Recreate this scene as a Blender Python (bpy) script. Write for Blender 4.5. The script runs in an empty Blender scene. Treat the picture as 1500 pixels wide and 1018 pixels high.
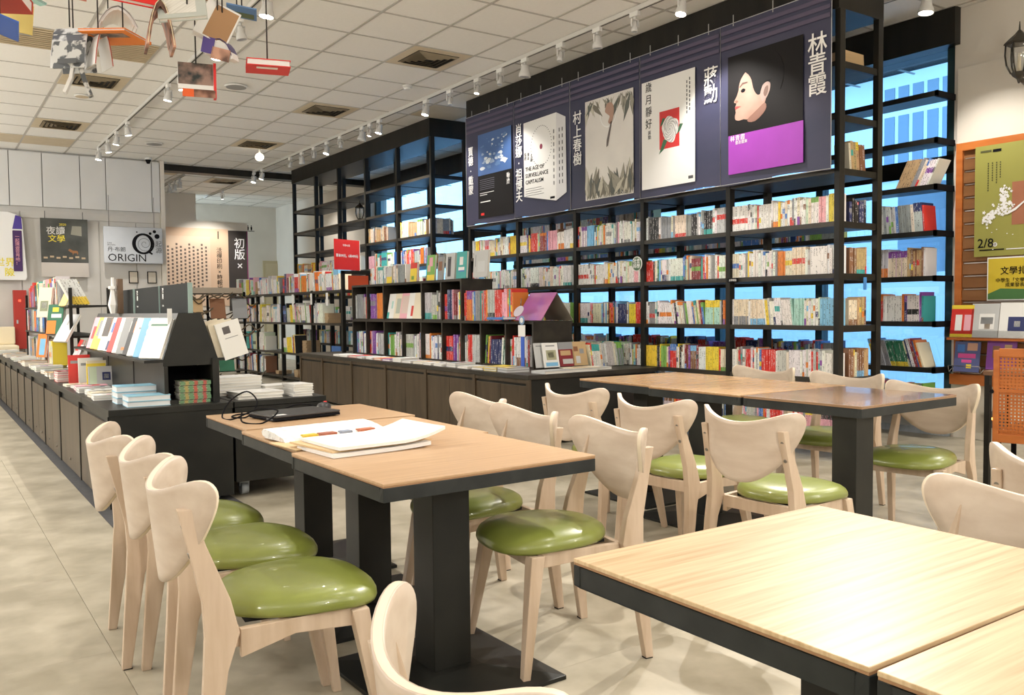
import bpy, bmesh, math, random
from mathutils import Vector, Matrix
PI = math.pi
S = 1.2                       # world scale: everything below is laid out in units of 1.2 m
SC = bpy.context.scene
COL = SC.collection
rnd = random.Random(7)

# ---------------------------------------------------------------- camera
cd = bpy.data.cameras.new('camera'); cd.sensor_width = 36; cd.lens = 1271.4 / 1500 * 36
cd.clip_start = 0.05; cd.clip_end = 200
cam = bpy.data.objects.new('camera', cd); COL.objects.link(cam)
def cam_axes(yaw, pitch, roll):
    cy, sy, cp, sp = math.cos(yaw), math.sin(yaw), math.cos(pitch), math.sin(pitch)
    f = Vector((sy * cp, cy * cp, sp)); r = Vector((cy, -sy, 0)); u = r.cross(f)
    cr, sr = math.cos(roll), math.sin(roll)
    return cr * r + sr * u, -sr * r + cr * u, f
_r, _u, _f = cam_axes(.6004, -.0445, -.0100)
cam.matrix_world = Matrix(((_r.x, _u.x, -_f.x, 0), (_r.y, _u.y, -_f.y, 0), (_r.z, _u.z, -_f.z, 1.035 * S), (0, 0, 0, 1)))
SC.camera = cam

# ---------------------------------------------------------------- world, exposure, lamps
w = bpy.data.worlds.new('daylight'); SC.world = w; w.use_nodes = True
_bg = w.node_tree.nodes['Background']; _bg.inputs[0].default_value = (.70, .86, 1.0, 1); _bg.inputs[1].default_value = 3.6
vs = SC.view_settings; vs.view_transform = 'Standard'; vs.look = 'None'; vs.gamma = 1; vs.use_curve_mapping = False
vs.exposure = 0.84
SC.cycles.max_bounces = 8; SC.cycles.diffuse_bounces = 5; SC.cycles.glossy_bounces = 3
SC.cycles.transparent_max_bounces = 12; SC.cycles.sample_clamp_indirect = 6
CEIL = 3.305
def spot(x, y, z, tx, ty, tz, energy, angle=100, blend=.6, radius=.022, color=(1, .945, .87)):
    l = bpy.data.lights.new('spot', 'SPOT'); l.energy = energy * S * S; l.spot_size = math.radians(angle)
    l.spot_blend = blend; l.shadow_soft_size = radius; l.color = color
    o = bpy.data.objects.new('spot_light', l); COL.objects.link(o); o.location = (x * S, y * S, z * S)
    o.rotation_euler = Vector((tx - x, ty - y, tz - z)).to_track_quat('-Z', 'Y').to_euler()
    return o
WARM = (1, .955, .89)
def panel(x, y, sx, sy, energy, color=WARM):
    l = bpy.data.lights.new('panel', 'AREA'); l.shape = 'RECTANGLE'; l.size = sx * S; l.size_y = sy * S
    l.energy = energy * S * S; l.color = color
    o = bpy.data.objects.new('fill_panel_light', l); COL.objects.link(o); o.location = (x * S, y * S, (CEIL - .06) * S)
# added unseen area lights behind and beside the camera, filling the room light
panel(-1.6, -1.2, 1.2, .6, 10); panel(1.4, -1.8, 1.2, .6, 10); panel(4.6, -1.2, 1.2, .6, 24)
panel(-1.9, 3.2, .6, 1.2, 14); panel(-1.9, 7.0, .6, 1.2, 60)
def globe(x, y, z, energy):      # added unseen point lights that brighten the ceiling; cord and cap built further down
    l = bpy.data.lights.new('fill_point_light', 'POINT'); l.energy = energy * S * S; l.shadow_soft_size = .11 * S; l.color = WARM
    o = bpy.data.objects.new('fill_point_light', l); COL.objects.link(o); o.location = (x * S, y * S, z * S); FILL_POINTS.append((x, y, z))
FILL_POINTS = []
for g_ in ((-2.2, .4, 2.3, 42), (-1.8, 4.6, 2.5, 50), (-1.8, 8.6, 2.4, 75), (-1.2, 12.0, 2.3, 55), (1.4, -2.2, 2.35, 62), (4.8, -2.0, 2.35, 62)): globe(*g_)

# ---------------------------------------------------------------- materials
def mat(name, base, rough=.55, metal=0, spec=.5, coat=0, emit=None, estr=0):
    m = bpy.data.materials.new(name); m.use_nodes = True
    b = m.node_tree.nodes['Principled BSDF']
    b.inputs['Base Color'].default_value = (*base, 1); b.inputs['Roughness'].default_value = rough
    b.inputs['Metallic'].default_value = metal; b.inputs['Specular IOR Level'].default_value = spec
    b.inputs['Coat Weight'].default_value = coat
    if emit: b.inputs['Emission Color'].default_value = (*emit, 1); b.inputs['Emission Strength'].default_value = estr
    return m
def noisy(name, c1, c2, scale=(1, 1, 1), nscale=5, detail=6, rough=.55, bump=0, spec=.5, coat=0, lo=.3, hi=.7, dist=0, bscale=None, coord='Object'):
    m = mat(name, c1, rough, spec=spec, coat=coat); nt = m.node_tree; N = nt.nodes; L = nt.links
    b = N['Principled BSDF']; tc = N.new('ShaderNodeTexCoord'); mp = N.new('ShaderNodeMapping'); mp.inputs['Scale'].default_value = scale
    L.new(tc.outputs[coord], mp.inputs[0])
    n = N.new('ShaderNodeTexNoise'); n.inputs['Scale'].default_value = nscale; n.inputs['Detail'].default_value = detail
    n.inputs['Distortion'].default_value = dist
    L.new(mp.outputs[0], n.inputs['Vector'])
    r = N.new('ShaderNodeValToRGB'); r.color_ramp.elements[0].position = lo; r.color_ramp.elements[1].position = hi
    r.color_ramp.elements[0].color = (*c1, 1); r.color_ramp.elements[1].color = (*c2, 1)
    L.new(n.outputs['Fac'], r.inputs[0]); L.new(r.outputs[0], b.inputs['Base Color'])
    if bump:
        n2 = N.new('ShaderNodeTexNoise'); n2.inputs['Scale'].default_value = bscale or nscale * 4; n2.inputs['Detail'].default_value = 3
        L.new(mp.outputs[0], n2.inputs['Vector'])
        bm = N.new('ShaderNodeBump'); bm.inputs['Strength'].default_value = bump; bm.inputs['Distance'].default_value = .01
        L.new(n2.outputs['Fac'], bm.inputs['Height']); L.new(bm.outputs[0], b.inputs['Normal'])
    return m
M = {}
M['black'] = noisy('black_stained_wood', (.010, .010, .009), (.022, .020, .016), (1, 1, .25), 9, rough=.42, spec=.25)
M['shelf'] = noisy('dark_shelf_board', (.022, .019, .015), (.046, .039, .029), (1, .2, 1), 10, rough=.42, spec=.4)
M['darkmetal'] = noisy('blackened_steel', (.010, .011, .011), (.026, .026, .022), (1, 1, 1), 3, rough=.40, bump=.04, spec=.28)
M['panelbrown'] = noisy('dark_brown_panel', (.040, .027, .015), (.088, .061, .036), (3, 3, .5), 3, rough=.4, bump=.03, dist=.6)
M['apron'] = noisy('table_edge_black', (.016, .019, .020), (.034, .037, .037), (1, 1, 1), 12, rough=.45, spec=.25)
M['laminate'] = noisy('oak_laminate', (.43, .27, .15), (.58, .395, .24), (1.2, 22, 1), 3.2, 8, rough=.36, spec=.4, lo=.25, hi=.8, dist=.25)
M['lam_dark'] = noisy('walnut_laminate', (.24, .145, .085), (.36, .23, .14), (22, 1.2, 1), 3, 8, rough=.2, spec=.5, coat=.3)
M['lam_honey'] = noisy('honey_laminate', (.44, .265, .13), (.58, .38, .21), (1.2, 22, 1), 3, 8, rough=.24, spec=.5, coat=.2)
M['lam_pale'] = noisy('pale_ash_laminate', (.44, .29, .15), (.66, .50, .31), (1.0, 26, 1), 3.0, 9, rough=.36, spec=.4, lo=.22, hi=.62, dist=.35)
M['edge'] = mat('plywood_edge', (.36, .20, .10), .5)
M['birch'] = noisy('limed_birch', (.50, .375, .265), (.63, .50, .385), (14, 14, 1.6), 2.2, 6, rough=.42, spec=.35, coat=.1)
M['birchply'] = noisy('limed_birch_veneer', (.53, .425, .335), (.65, .55, .455), (1.6, 10, 10), 2.4, 6, rough=.40, spec=.35, coat=.12)
M['vinyl'] = noisy('olive_vinyl', (.195, .228, .040), (.228, .262, .058), (1, 1, 1), 6, rough=.32, bump=.02, spec=.55, coat=.35, bscale=160)
M['birchedge'] = mat('limed_birch_edge', (.80, .69, .54), .45)
M['screw'] = mat('screw_steel', (.30, .28, .26), .45, 1)
M['felt'] = mat('black_felt', (.01, .01, .01), .9)
M['floor'] = noisy('floor_tile', (.325, .29, .215), (.50, .455, .36), (1, 1, 1), 4.5, 14, rough=.36, spec=.35, lo=.36, hi=.66, coord='Object', dist=.15)
M['joint'] = mat('floor_joint', (.22, .19, .15), .8)
M['ceil'] = noisy('ceiling_tile', (.90, .89, .86), (.93, .92, .89), (1, 1, 1), 40, rough=.9)
M['tbar'] = mat('ceiling_grid', (.52, .50, .47), .7)
M['beige'] = noisy('beige_vent_enamel', (.62, .52, .36), (.68, .58, .42), (1, 1, 1), 8, rough=.6)
M['slot'] = mat('dark_slot', (.03, .027, .024), .8)
M['grey'] = mat('grey_grille', (.33, .33, .33), .7)
M['wall'] = noisy('grey_white_wall', (.55, .535, .505), (.60, .585, .555), (1, 1, 1), 2, rough=.75)
M['wall2'] = noisy('pale_fascia', (.64, .645, .64), (.69, .695, .69), (1, 1, 1), 2, rough=.7)
M['wallwarm'] = noisy('warm_white_wall', (.66, .615, .54), (.72, .675, .60), (1, 1, 1), 2, rough=.8)
M['white'] = mat('white_enamel', (.80, .80, .78), .4)
M['greywhite'] = mat('lamp_white', (.66, .66, .65), .42)
M['lit'] = mat('lamp_glow', (1, .95, .85), .4, emit=(1, .93, .78), estr=14)
M['unlit'] = mat('lamp_lens', (.45, .47, .5), .15)
M['track'] = mat('track_white', (.62, .61, .58), .5)
M['cord'] = mat('dark_cord', (.03, .03, .03), .6)
M['orange'] = noisy('orange_wood', (.42, .115, .022), (.56, .18, .04), (1, 1, 6), 3, rough=.4)
M['slat'] = noisy('slatwall_brown', (.20, .085, .028), (.26, .115, .04), (1, 1, 6), 3, rough=.5)
M['red'] = mat('red_card', (.72, .02, .018), .45)
M['paper'] = mat('white_paper', (.82, .82, .81), .8, spec=.15)
M['cream'] = mat('cream_paper', (.80, .70, .50), .7)
M['ink'] = mat('black_ink', (.010, .010, .012), .8, spec=.08)
M['whiteink'] = mat('white_ink', (.88, .88, .88), .6)
M['navy'] = noisy('navy_banner', (.024, .030, .068), (.050, .050, .098), (1, .5, 1.6), 1.5, rough=.45, spec=.4)
M['purple'] = noisy('purple_print', (.32, .04, .42), (.36, .05, .47), rough=.5)
M['skin'] = noisy('printed_skin', (.36, .205, .16), (.47, .29, .23), nscale=6, rough=.5)
M['darkprint'] = mat('dark_print', (.009, .008, .009), .6, spec=.2)
M['midgrey'] = mat('mid_grey', (.085, .09, .095), .6)
M['blueprint'] = noisy('blue_print', (.04, .09, .25), (.72, .78, .82), (1, 1, 1), 5, rough=.5, dist=2.2, lo=.42, hi=.6)
M['bark'] = mat('green_sign', (.10, .17, .10), .6)
M['steel'] = noisy('brushed_steel', (.32, .36, .40), (.46, .50, .54), (1, 8, 1), 4, rough=.3)
M['mat_rubber'] = noisy('shadow_gap_mat', (.055, .055, .06), (.075, .075, .08), nscale=30, rough=.85)  # dark grey rubber mat under the island
def P(name, c, rough=.55, **k):
    if name not in M: M[name] = mat(name, c, rough, **k)
    return M[name]
# attribute coloured print: covers and spines
def book_mat(name, marks=True):
    m = mat(name, (.8, .8, .8), .42); nt = m.node_tree; N = nt.nodes; L = nt.links; b = N['Principled BSDF']
    at = N.new('ShaderNodeAttribute'); at.attribute_name = 'Col'
    if not marks:
        L.new(at.outputs['Color'], b.inputs['Base Color']); return m
    uv = N.new('ShaderNodeTexCoord'); sp = N.new('ShaderNodeSeparateXYZ'); L.new(uv.outputs['UV'], sp.inputs[0])
    fr = N.new('ShaderNodeMath'); fr.operation = 'FRACT'; L.new(sp.outputs['X'], fr.inputs[0])
    cmpn = N.new('ShaderNodeMath'); cmpn.operation = 'COMPARE'; cmpn.inputs[1].default_value = .5; cmpn.inputs[2].default_value = .24
    L.new(fr.outputs[0], cmpn.inputs[0])
    mp = N.new('ShaderNodeMapping'); mp.inputs['Scale'].default_value = (3.5, 34, 1); L.new(uv.outputs['UV'], mp.inputs[0])
    n = N.new('ShaderNodeTexNoise'); n.inputs['Scale'].default_value = 1; n.inputs['Detail'].default_value = 1; L.new(mp.outputs[0], n.inputs['Vector'])
    g = N.new('ShaderNodeMath'); g.operation = 'GREATER_THAN'; g.inputs[1].default_value = .54; L.new(n.outputs['Fac'], g.inputs[0])
    mp2 = N.new('ShaderNodeMapping'); mp2.inputs['Scale'].default_value = (1.0, 5, 1); L.new(uv.outputs['UV'], mp2.inputs[0])
    n2 = N.new('ShaderNodeTexNoise'); n2.inputs['Scale'].default_value = 1; n2.inputs['Detail'].default_value = 0; L.new(mp2.outputs[0], n2.inputs['Vector'])
    g2 = N.new('ShaderNodeMath'); g2.operation = 'GREATER_THAN'; g2.inputs[1].default_value = .5; L.new(n2.outputs['Fac'], g2.inputs[0])
    m1 = N.new('ShaderNodeMath'); m1.operation = 'MULTIPLY'; L.new(cmpn.outputs[0], m1.inputs[0]); L.new(g.outputs[0], m1.inputs[1])
    m2 = N.new('ShaderNodeMath'); m2.operation = 'MULTIPLY'; L.new(m1.outputs[0], m2.inputs[0]); L.new(g2.outputs[0], m2.inputs[1])
    m3 = N.new('ShaderNodeMath'); m3.operation = 'MULTIPLY'; m3.inputs[1].default_value = .85; L.new(m2.outputs[0], m3.inputs[0])
    bw = N.new('ShaderNodeRGBToBW'); L.new(at.outputs['Color'], bw.inputs[0])
    lt = N.new('ShaderNodeMath'); lt.operation = 'LESS_THAN'; lt.inputs[1].default_value = .22; L.new(bw.outputs[0], lt.inputs[0])
    mc = N.new('ShaderNodeMapRange'); mc.inputs[3].default_value = .03; mc.inputs[4].default_value = .8; L.new(lt.outputs[0], mc.inputs[0])
    mx = N.new('ShaderNodeMix'); mx.data_type = 'RGBA'; L.new(m3.outputs[0], mx.inputs[0]); L.new(at.outputs['Color'], mx.inputs[6]); L.new(mc.outputs[0], mx.inputs[7])
    L.new(mx.outputs[2], b.inputs['Base Color'])
    return m
M['spine'] = book_mat('printed_spine'); M['cover'] = book_mat('printed_cover', False)
def glass_mat():
    m = bpy.data.materials.new('blue_tinted_glass'); m.use_nodes = True; nt = m.node_tree; N = nt.nodes; L = nt.links
    for n in list(N): N.remove(n)
    out = N.new('ShaderNodeOutputMaterial'); tr = N.new('ShaderNodeBsdfTransparent'); tr.inputs[0].default_value = (.60, .82, 1.0, 1)
    gl = N.new('ShaderNodeBsdfGlossy'); gl.inputs['Roughness'].default_value = .02; mx = N.new('ShaderNodeMixShader'); mx.inputs[0].default_value = .09
    L.new(tr.outputs[0], mx.inputs[1]); L.new(gl.outputs[0], mx.inputs[2]); L.new(mx.outputs[0], out.inputs[0]); return m
M['glass'] = glass_mat()
def trans_mat():
    m = bpy.data.materials.new('translucent_notice'); m.use_nodes = True; nt = m.node_tree; N = nt.nodes; L = nt.links
    for n in list(N): N.remove(n)
    out = N.new('ShaderNodeOutputMaterial'); a = N.new('ShaderNodeBsdfTranslucent'); a.inputs[0].default_value = (.85, .9, .95, 1)
    b = N.new('ShaderNodeBsdfDiffuse'); b.inputs[0].default_value = (.8, .86, .9, 1); x = N.new('ShaderNodeMixShader'); x.inputs[0].default_value = .3
    L.new(a.outputs[0], x.inputs[1]); L.new(b.outputs[0], x.inputs[2]); L.new(x.outputs[0], out.inputs[0]); return m
M['translucent'] = trans_mat()
def clear_mat():
    m = bpy.data.materials.new('clear_acrylic'); m.use_nodes = True; nt = m.node_tree; N = nt.nodes; L = nt.links
    for n in list(N): N.remove(n)
    out = N.new('ShaderNodeOutputMaterial'); tr = N.new('ShaderNodeBsdfTransparent'); tr.inputs[0].default_value = (.93, .94, .94, 1)
    gl = N.new('ShaderNodeBsdfGlossy'); gl.inputs['Roughness'].default_value = .05; mx = N.new('ShaderNodeMixShader'); mx.inputs[0].default_value = .12
    L.new(tr.outputs[0], mx.inputs[1]); L.new(gl.outputs[0], mx.inputs[2]); L.new(mx.outputs[0], out.inputs[0]); return m
M['clear'] = clear_mat()

# ---------------------------------------------------------------- mesh helpers
class MB:
    """collects faces (with colours and uvs) for ONE mesh object"""
    def __init__(s): s.v = []; s.f = []; s.m = []; s.c = []; s.uv = []; s.sm = []
    def face(s, pts, mi=0, col=(1, 1, 1), uv=None, smooth=False):
        i = len(s.v); s.v += [tuple(p) for p in pts]; s.f.append(tuple(range(i, i + len(pts)))); s.m.append(mi)
        s.c.append(col); s.uv.append(uv or [(0, 0)] * len(pts)); s.sm.append(smooth)
    def quads(s, verts, faces, mi=0, col=(1, 1, 1), smooth=False):
        i = len(s.v); s.v += [tuple(p) for p in verts]
        for f in faces:
            s.f.append(tuple(i + k for k in f)); s.m.append(mi); s.c.append(col); s.uv.append([(0, 0)] * len(f)); s.sm.append(smooth)
        return s
    def box(s, x0, x1, y0, y1, z0, z1, mi=0, col=(1, 1, 1), M=None):
        p = [Vector((x, y, z)) for z in (z0, z1) for y in (y0, y1) for x in (x0, x1)]
        if M is not None: p = [M @ q for q in p]
        s.quads(p, [(0, 2, 3, 1), (4, 5, 7, 6), (0, 1, 5, 4), (2, 6, 7, 3), (0, 4, 6, 2), (1, 3, 7, 5)], mi, col)
        return s
    def cyl(s, a, b, r, r2=None, n=12, mi=0, caps=True, smooth=True, col=(1, 1, 1)):
        a, b = Vector(a), Vector(b); r2 = r if r2 is None else r2; d = (b - a).normalized()
        u = d.orthogonal().normalized(); v = d.cross(u); i = len(s.v)
        for k in range(n):
            t = 2 * PI * k / n; e = math.cos(t) * u + math.sin(t) * v
            s.v.append(tuple(a + e * r)); s.v.append(tuple(b + e * r2))
        for k in range(n):
            j = (k + 1) % n; s.f.append((i + 2 * k, i + 2 * j, i + 2 * j + 1, i + 2 * k + 1)); s.m.append(mi); s.c.append(col); s.uv.append([(0, 0)] * 4); s.sm.append(smooth)
        if caps:
            for o, rev in ((0, True), (1, False)):
                f = [i + 2 * k + o for k in range(n)]
                if rev: f.reverse()
                s.f.append(tuple(f)); s.m.append(mi); s.c.append(col); s.uv.append([(0, 0)] * n); s.sm.append(False)
        return s
    def prism(s, poly, z0, z1, mi=0, M=None, col=(1, 1, 1), smooth=False):
        n = len(poly); p = [Vector((x, y, z0)) for x, y in poly] + [Vector((x, y, z1)) for x, y in poly]
        if M is not None: p = [M @ q for q in p]
        fs = [tuple(reversed(range(n))), tuple(range(n, 2 * n))] + [(k, (k + 1) % n, n + (k + 1) % n, n + k) for k in range(n)]
        s.quads(p, fs, mi, col, smooth); return s
    def loft(s, rings, mi=0, closed=True, caps=True, smooth=True, col=(1, 1, 1)):
        n = len(rings[0]); i = len(s.v)
        for r in rings: s.v += [tuple(p) for p in r]
        for a in range(len(rings) - 1):
            for k in range(n if closed else n - 1):
                j = (k + 1) % n
                s.f.append((i + a * n + k, i + a * n + j, i + (a + 1) * n + j, i + (a + 1) * n + k)); s.m.append(mi); s.c.append(col); s.uv.append([(0, 0)] * 4); s.sm.append(smooth)
        if caps:
            for a, rev in ((0, True), (len(rings) - 1, False)):
                f = [i + a * n + k for k in range(n)]
                if rev: f.reverse()
                s.f.append(tuple(f)); s.m.append(mi); s.c.append(col); s.uv.append([(0, 0)] * n); s.sm.append(False)
        return s
    def mesh(s, name, mats, bevel=0, weld=False):
        me = bpy.data.meshes.new(name); me.from_pydata(s.v, [], s.f)
        for m in mats: me.materials.append(m)
        me.polygons.foreach_set('material_index', s.m); me.polygons.foreach_set('use_smooth', s.sm)
        if any(c != (1, 1, 1) for c in s.c):
            at = me.color_attributes.new('Col', 'FLOAT_COLOR', 'CORNER'); d = []
            for f, c in zip(s.f, s.c): d += [c[0], c[1], c[2], 1.0] * len(f)
            at.data.foreach_set('color', d)
            ul = me.uv_layers.new(name='UVMap'); d = []
            for u in s.uv:
                for a in u: d += [a[0], a[1]]
            ul.data.foreach_set('uv', d)
        if bevel or weld:
            bm = bmesh.new(); bm.from_mesh(me)
            bmesh.ops.remove_doubles(bm, verts=bm.verts, dist=1e-5)
            if bevel:
                es = [e for e in bm.edges if e.is_manifold and e.calc_face_angle(0) > .5]
                bmesh.ops.bevel(bm, geom=es, offset=bevel, segments=2, affect='EDGES', profile=.6)
            bm.to_mesh(me); bm.free()
        me.update(); return me
    def build(s, name, mats, parent=None, bevel=0, weld=False, loc=None):
        if not isinstance(mats, (list, tuple)): mats = [mats]
        o = bpy.data.objects.new(name, s.mesh(name, mats, bevel, weld)); COL.objects.link(o)
        if parent: o.parent = parent
        if loc: o.location = loc
        return o
def link(name, me, parent=None, loc=None, rot=None):
    o = bpy.data.objects.new(name, me); COL.objects.link(o)
    if parent: o.parent = parent
    if loc: o.location = loc
    if rot: o.rotation_euler = rot
    return o
def tag(o, label, cat, group=None):
    o['label'] = label; o['category'] = cat
    if group: o['group'] = group
    return o
def thing(name, label, cat, loc=(0, 0, 0), rz=0, group=None):
    o = bpy.data.objects.new(name, None); COL.objects.link(o); o.location = loc; o.rotation_euler = (0, 0, rz)
    return tag(o, label, cat, group)
def structure(o): o['kind'] = 'structure'; return o
def bx(x0, x1, y0, y1, z0, z1): return MB().box(x0, x1, y0, y1, z0, z1)
def dup(root, loc, rz, label=None, group=None):
    r = root.copy(); COL.objects.link(r); r.location = loc; r.rotation_euler = (0, 0, rz)
    if label: r['label'] = label
    if group: r['group'] = group
    def rec(a, b):
        for ch in list(a.children):
            c = ch.copy(); COL.objects.link(c); c.parent = b; rec(ch, c)
    rec(root, r); return r
_tc = {}
def text(body, size, Mx, material, parent, name='lettering', bold=0, align='CENTER', ls=1.0, cs=1.0, depth=.0006, sx=1.0):
    """flat lettering: local x right, y up, z out"""
    k = (body, size, bold, align, ls, cs, sx)
    if k not in _tc:
        c = bpy.data.curves.new('lettering', 'FONT'); c.body = body; c.size = size; c.align_x = align; c.align_y = 'CENTER'
        c.offset = bold; c.space_line = ls; c.space_character = cs; c.resolution_u = 2; c.extrude = depth
        o = bpy.data.objects.new('t', c); COL.objects.link(o); bpy.context.view_layer.update()
        me = bpy.data.meshes.new_from_object(o.evaluated_get(bpy.context.evaluated_depsgraph_get()))
        if sx != 1: me.transform(Matrix.Diagonal((sx, 1, 1, 1)))
        bpy.data.objects.remove(o); bpy.data.curves.remove(c); me.materials.clear(); _tc[k] = me
    me = _tc[k].copy(); me.transform(Mx); me.materials.append(material)
    return link(name, me, parent)
def vtext(body, *a, **k): return text('\n'.join(body), *a, **k)
# frames: plane facing -X (seen from the room), plane facing -Y
def FX(x, y, z): return Matrix(((0, 0, -1, x), (-1, 0, 0, y), (0, 1, 0, z), (0, 0, 0, 1)))
def FY(x, y, z): return Matrix(((1, 0, 0, x), (0, 0, -1, y), (0, 1, 0, z), (0, 0, 0, 1)))

# ================================================================ SETTING
def vis(p, marg=60):
    d = Vector(p) - Vector((0, 0, 1.035)); c = (d.dot(_r), d.dot(_u), d.dot(_f))
    if c[2] < .1: return None
    x, y = 750 + 1271.4 * c[0] / c[2], 509 - 1271.4 * c[1] / c[2]
    return (x, y, c[2]) if -marg < x < 1500 + marg and -marg < y < 1018 + marg else None
def tiled(parent, name, cells, me, z, mats, keep=300):
    """the nearest visible pieces one by one, the rest joined"""
    cs = sorted(cells, key=lambda c: (0 if vis((c[0], c[1], z), 110) else 1, c[0] ** 2 + c[1] ** 2))
    for c in cs[:keep]:
        link(name, me, parent, (c[0], c[1], z))
    if cs[keep:]:
        r = MB(); vs0 = [v.co.copy() for v in me.vertices]; fs = [tuple(p.vertices) for p in me.polygons]
        for c in cs[keep:]: r.quads([v + Vector((c[0], c[1], z)) for v in vs0], fs)
        o = r.build(name, mats, parent); o['kind'] = 'stuff'
# floor
floor = structure(bx(-3.4, 8.2, -3.2, 19.4, -.06, -.004).build('floor', M['joint']))
ft = bx(-.4492, .4492, -.4498, .4498, -.004, 0).mesh('floor_tile', [M['floor']])
cells = [(.46 + .45 + .9 * i, 2.85 + .45 + .9 * j) for i in range(-4, 7) for j in range(-6, 18)]
tiled(floor, 'tile', cells, ft, 0, M['floor'])
# ceiling
ceil = structure(bx(-3.4, 8.2, -3.2, 19.4, CEIL + .04, CEIL + .1).build('ceiling', M['slot']))
GX, GY = 3.005, 6.70
ct = MB().box(-.289, .289, -.289, .289, .004, .018).mesh('ceiling_tile', [M['ceil']], bevel=.003)
VENT = {(1, 0): 'l', (1, 4): 'l', (1, 8): 'l', (-3, 4): 'l', (-3, 8): 'l', (3, 3): 'p', (-4, 10): 'p', (-3, 10): 'p', (-4, 2): 's', (-3, 2): 's', (0, 13): 'p', (2, 14): 'l'}
cells = [(GX + .3 + .6 * i, GY + .3 + .6 * j) for i in range(-11, 8) for j in range(-17, 21) if (i, j) not in VENT]
tiled(ceil, 'tile', cells, ct, CEIL, M['ceil'])
b1 = bx(-.012, .012, -11.3, 11.3, 0, .012).mesh('tbar_long', [M['tbar']]); b2 = bx(-5.8, 5.8, -.010, .010, .001, .012).mesh('tbar_cross', [M['tbar']])
for i in range(-11, 9): link('grid_bar', b1, ceil, (GX + .6 * i, 8.1, CEIL))
for j in range(-17, 22): link('grid_bar', b2, ceil, (2.4, GY + .6 * j, CEIL))
# vents
def vent_mesh():
    fr = MB(); fr.box(-.29, .29, -.29, .29, .0, .012)
    cone = MB()
    for k, (a, b) in enumerate(((.20, .175), (.155, .13), (.11, .085), (.065, .04))):
        z0 = -.004; z1 = -.016
        for sx, sy in ((1, 0), (-1, 0), (0, 1), (0, -1)):
            if sx: cone.quads([(sx * a, -a, z0), (sx * a, a, z0), (sx * b, b, z1), (sx * b, -b, z1), (sx * (a + .006), -a, z0), (sx * (a + .006), a, z0)], [(0, 1, 2, 3), (0, 3, 2, 1)], 0)
            else: cone.quads([(-a, sy * a, z0), (a, sy * a, z0), (b, sy * b, z1), (-b, sy * b, z1)], [(0, 1, 2, 3), (0, 3, 2, 1)], 0)
    core = bx(-.205, .205, -.205, .205, -.003, .001)
    return fr.mesh('vent_plate', [M['beige']], bevel=.004), core.mesh('vent_throat', [M['slot']]), cone.mesh('vent_cone', [M['beige']])
vp, vt, vc = vent_mesh()
vlab = {(1, 0): 'beige square air vent nearest the camera above the dining chairs', (1, 4): 'second beige square air vent back from the nearest one',
        (1, 8): 'third beige square air vent, beside the lit ball lamp at the back', (-3, 4): 'beige square air vent just beyond the hanging arched magazine',
        (-3, 8): 'far beige square air vent above the pale panelled wall', (2, 14): 'small slotted air vent in the back room ceiling'}
plab = {(3, 3): 'plain beige ceiling panel next to the banner track', (-4, 10): 'outer plain beige ceiling panel against the pale wall',
        (-3, 10): 'plain beige ceiling panel beside the outer one by the pale wall', (-4, 2): 'beige slatted ceiling grille above the left hanging books',
        (-3, 2): 'beige slatted ceiling grille above the orange hanging book', (0, 13): 'long beige ceiling panel of the back room'}
for (i, j), k in VENT.items():
    p = (GX + .3 + .6 * i, GY + .3 + .6 * j, CEIL - .002)
    if k == 'l':
        t = thing('ceiling_vent', vlab[(i, j)], 'vent', p, 0, 'beige ceiling vents')
        link('vent_frame', vp, t); link('throat', vt, t); link('louver', vc, t)
    else:
        t = thing('ceiling_panel', plab[(i, j)], 'ceiling panel', p, 0, 'beige ceiling panels')
        link('panel_frame', vp, t)
        if k == 's':
            sl = bx(-.28, .28, -.018, .018, -.010, 0).mesh('panel_slat', [M['beige']])
            for q in range(10): link('slat', sl, t, (0, -.25 + q * .0555, 0), (.35, 0, 0))
for x, y, r, mt, lab in ((2.73, 8.86, .115, 'grey', 'round grey ceiling speaker behind the red hanging box'), (2.71, 12.42, .115, 'grey', 'far round grey ceiling speaker near the dome camera'), (1.5, 10.09, .075, 'beige', 'small round beige ceiling disc below the arched magazine')):
    t = thing('ceiling_speaker', lab, 'speaker', (x, y, CEIL - .002))
    MB().cyl((0, 0, 0), (0, 0, -.012), r, r * .93, 28).build('rim', M['white'], t); MB().cyl((0, 0, -.012), (0, 0, -.015), r * .86, r * .84, 28).build('grille', M[mt], t)
t = thing('smoke_detector', 'round white smoke detector on the ceiling beside the track', 'detector', (4.17, 7.92, CEIL))
MB().cyl((0, 0, 0), (0, 0, -.02), .05, .05, 18).build('base', M['white'], t); MB().cyl((0, 0, -.02), (0, 0, -.045), .042, .028, 18).build('cap', M['white'], t)
t = thing('dome_camera', 'small dark security camera where ceiling meets pale wall', 'camera', (2.88, 13.62, CEIL))
MB().cyl((0, 0, 0), (0, 0, -.03), .05, .045, 16).build('base', M['white'], t); MB().cyl((0, 0, -.03), (0, 0, -.085), .042, .02, 16).build('lens', M['ink'], t)
t = thing('ball_lamp', 'round glowing lamp on a short stem at the back of the ceiling', 'lamp', (4.0, 12.0, CEIL))
MB().cyl((0, 0, 0), (0, 0, -.08), .014, n=8).build('stem', M['white'], t)
MB().loft([[(math.cos(a * PI / 7) * .06 * math.sin(max(.02, q * PI / 8)), math.sin(a * PI / 7) * .06 * math.sin(max(.02, q * PI / 8)), -.13 + .055 * math.cos(q * PI / 8)) for a in range(14)] for q in range(9)]).build('globe', P('globe', (1, .95, .85), emit=(1, .9, .7), estr=3), t)
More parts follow.
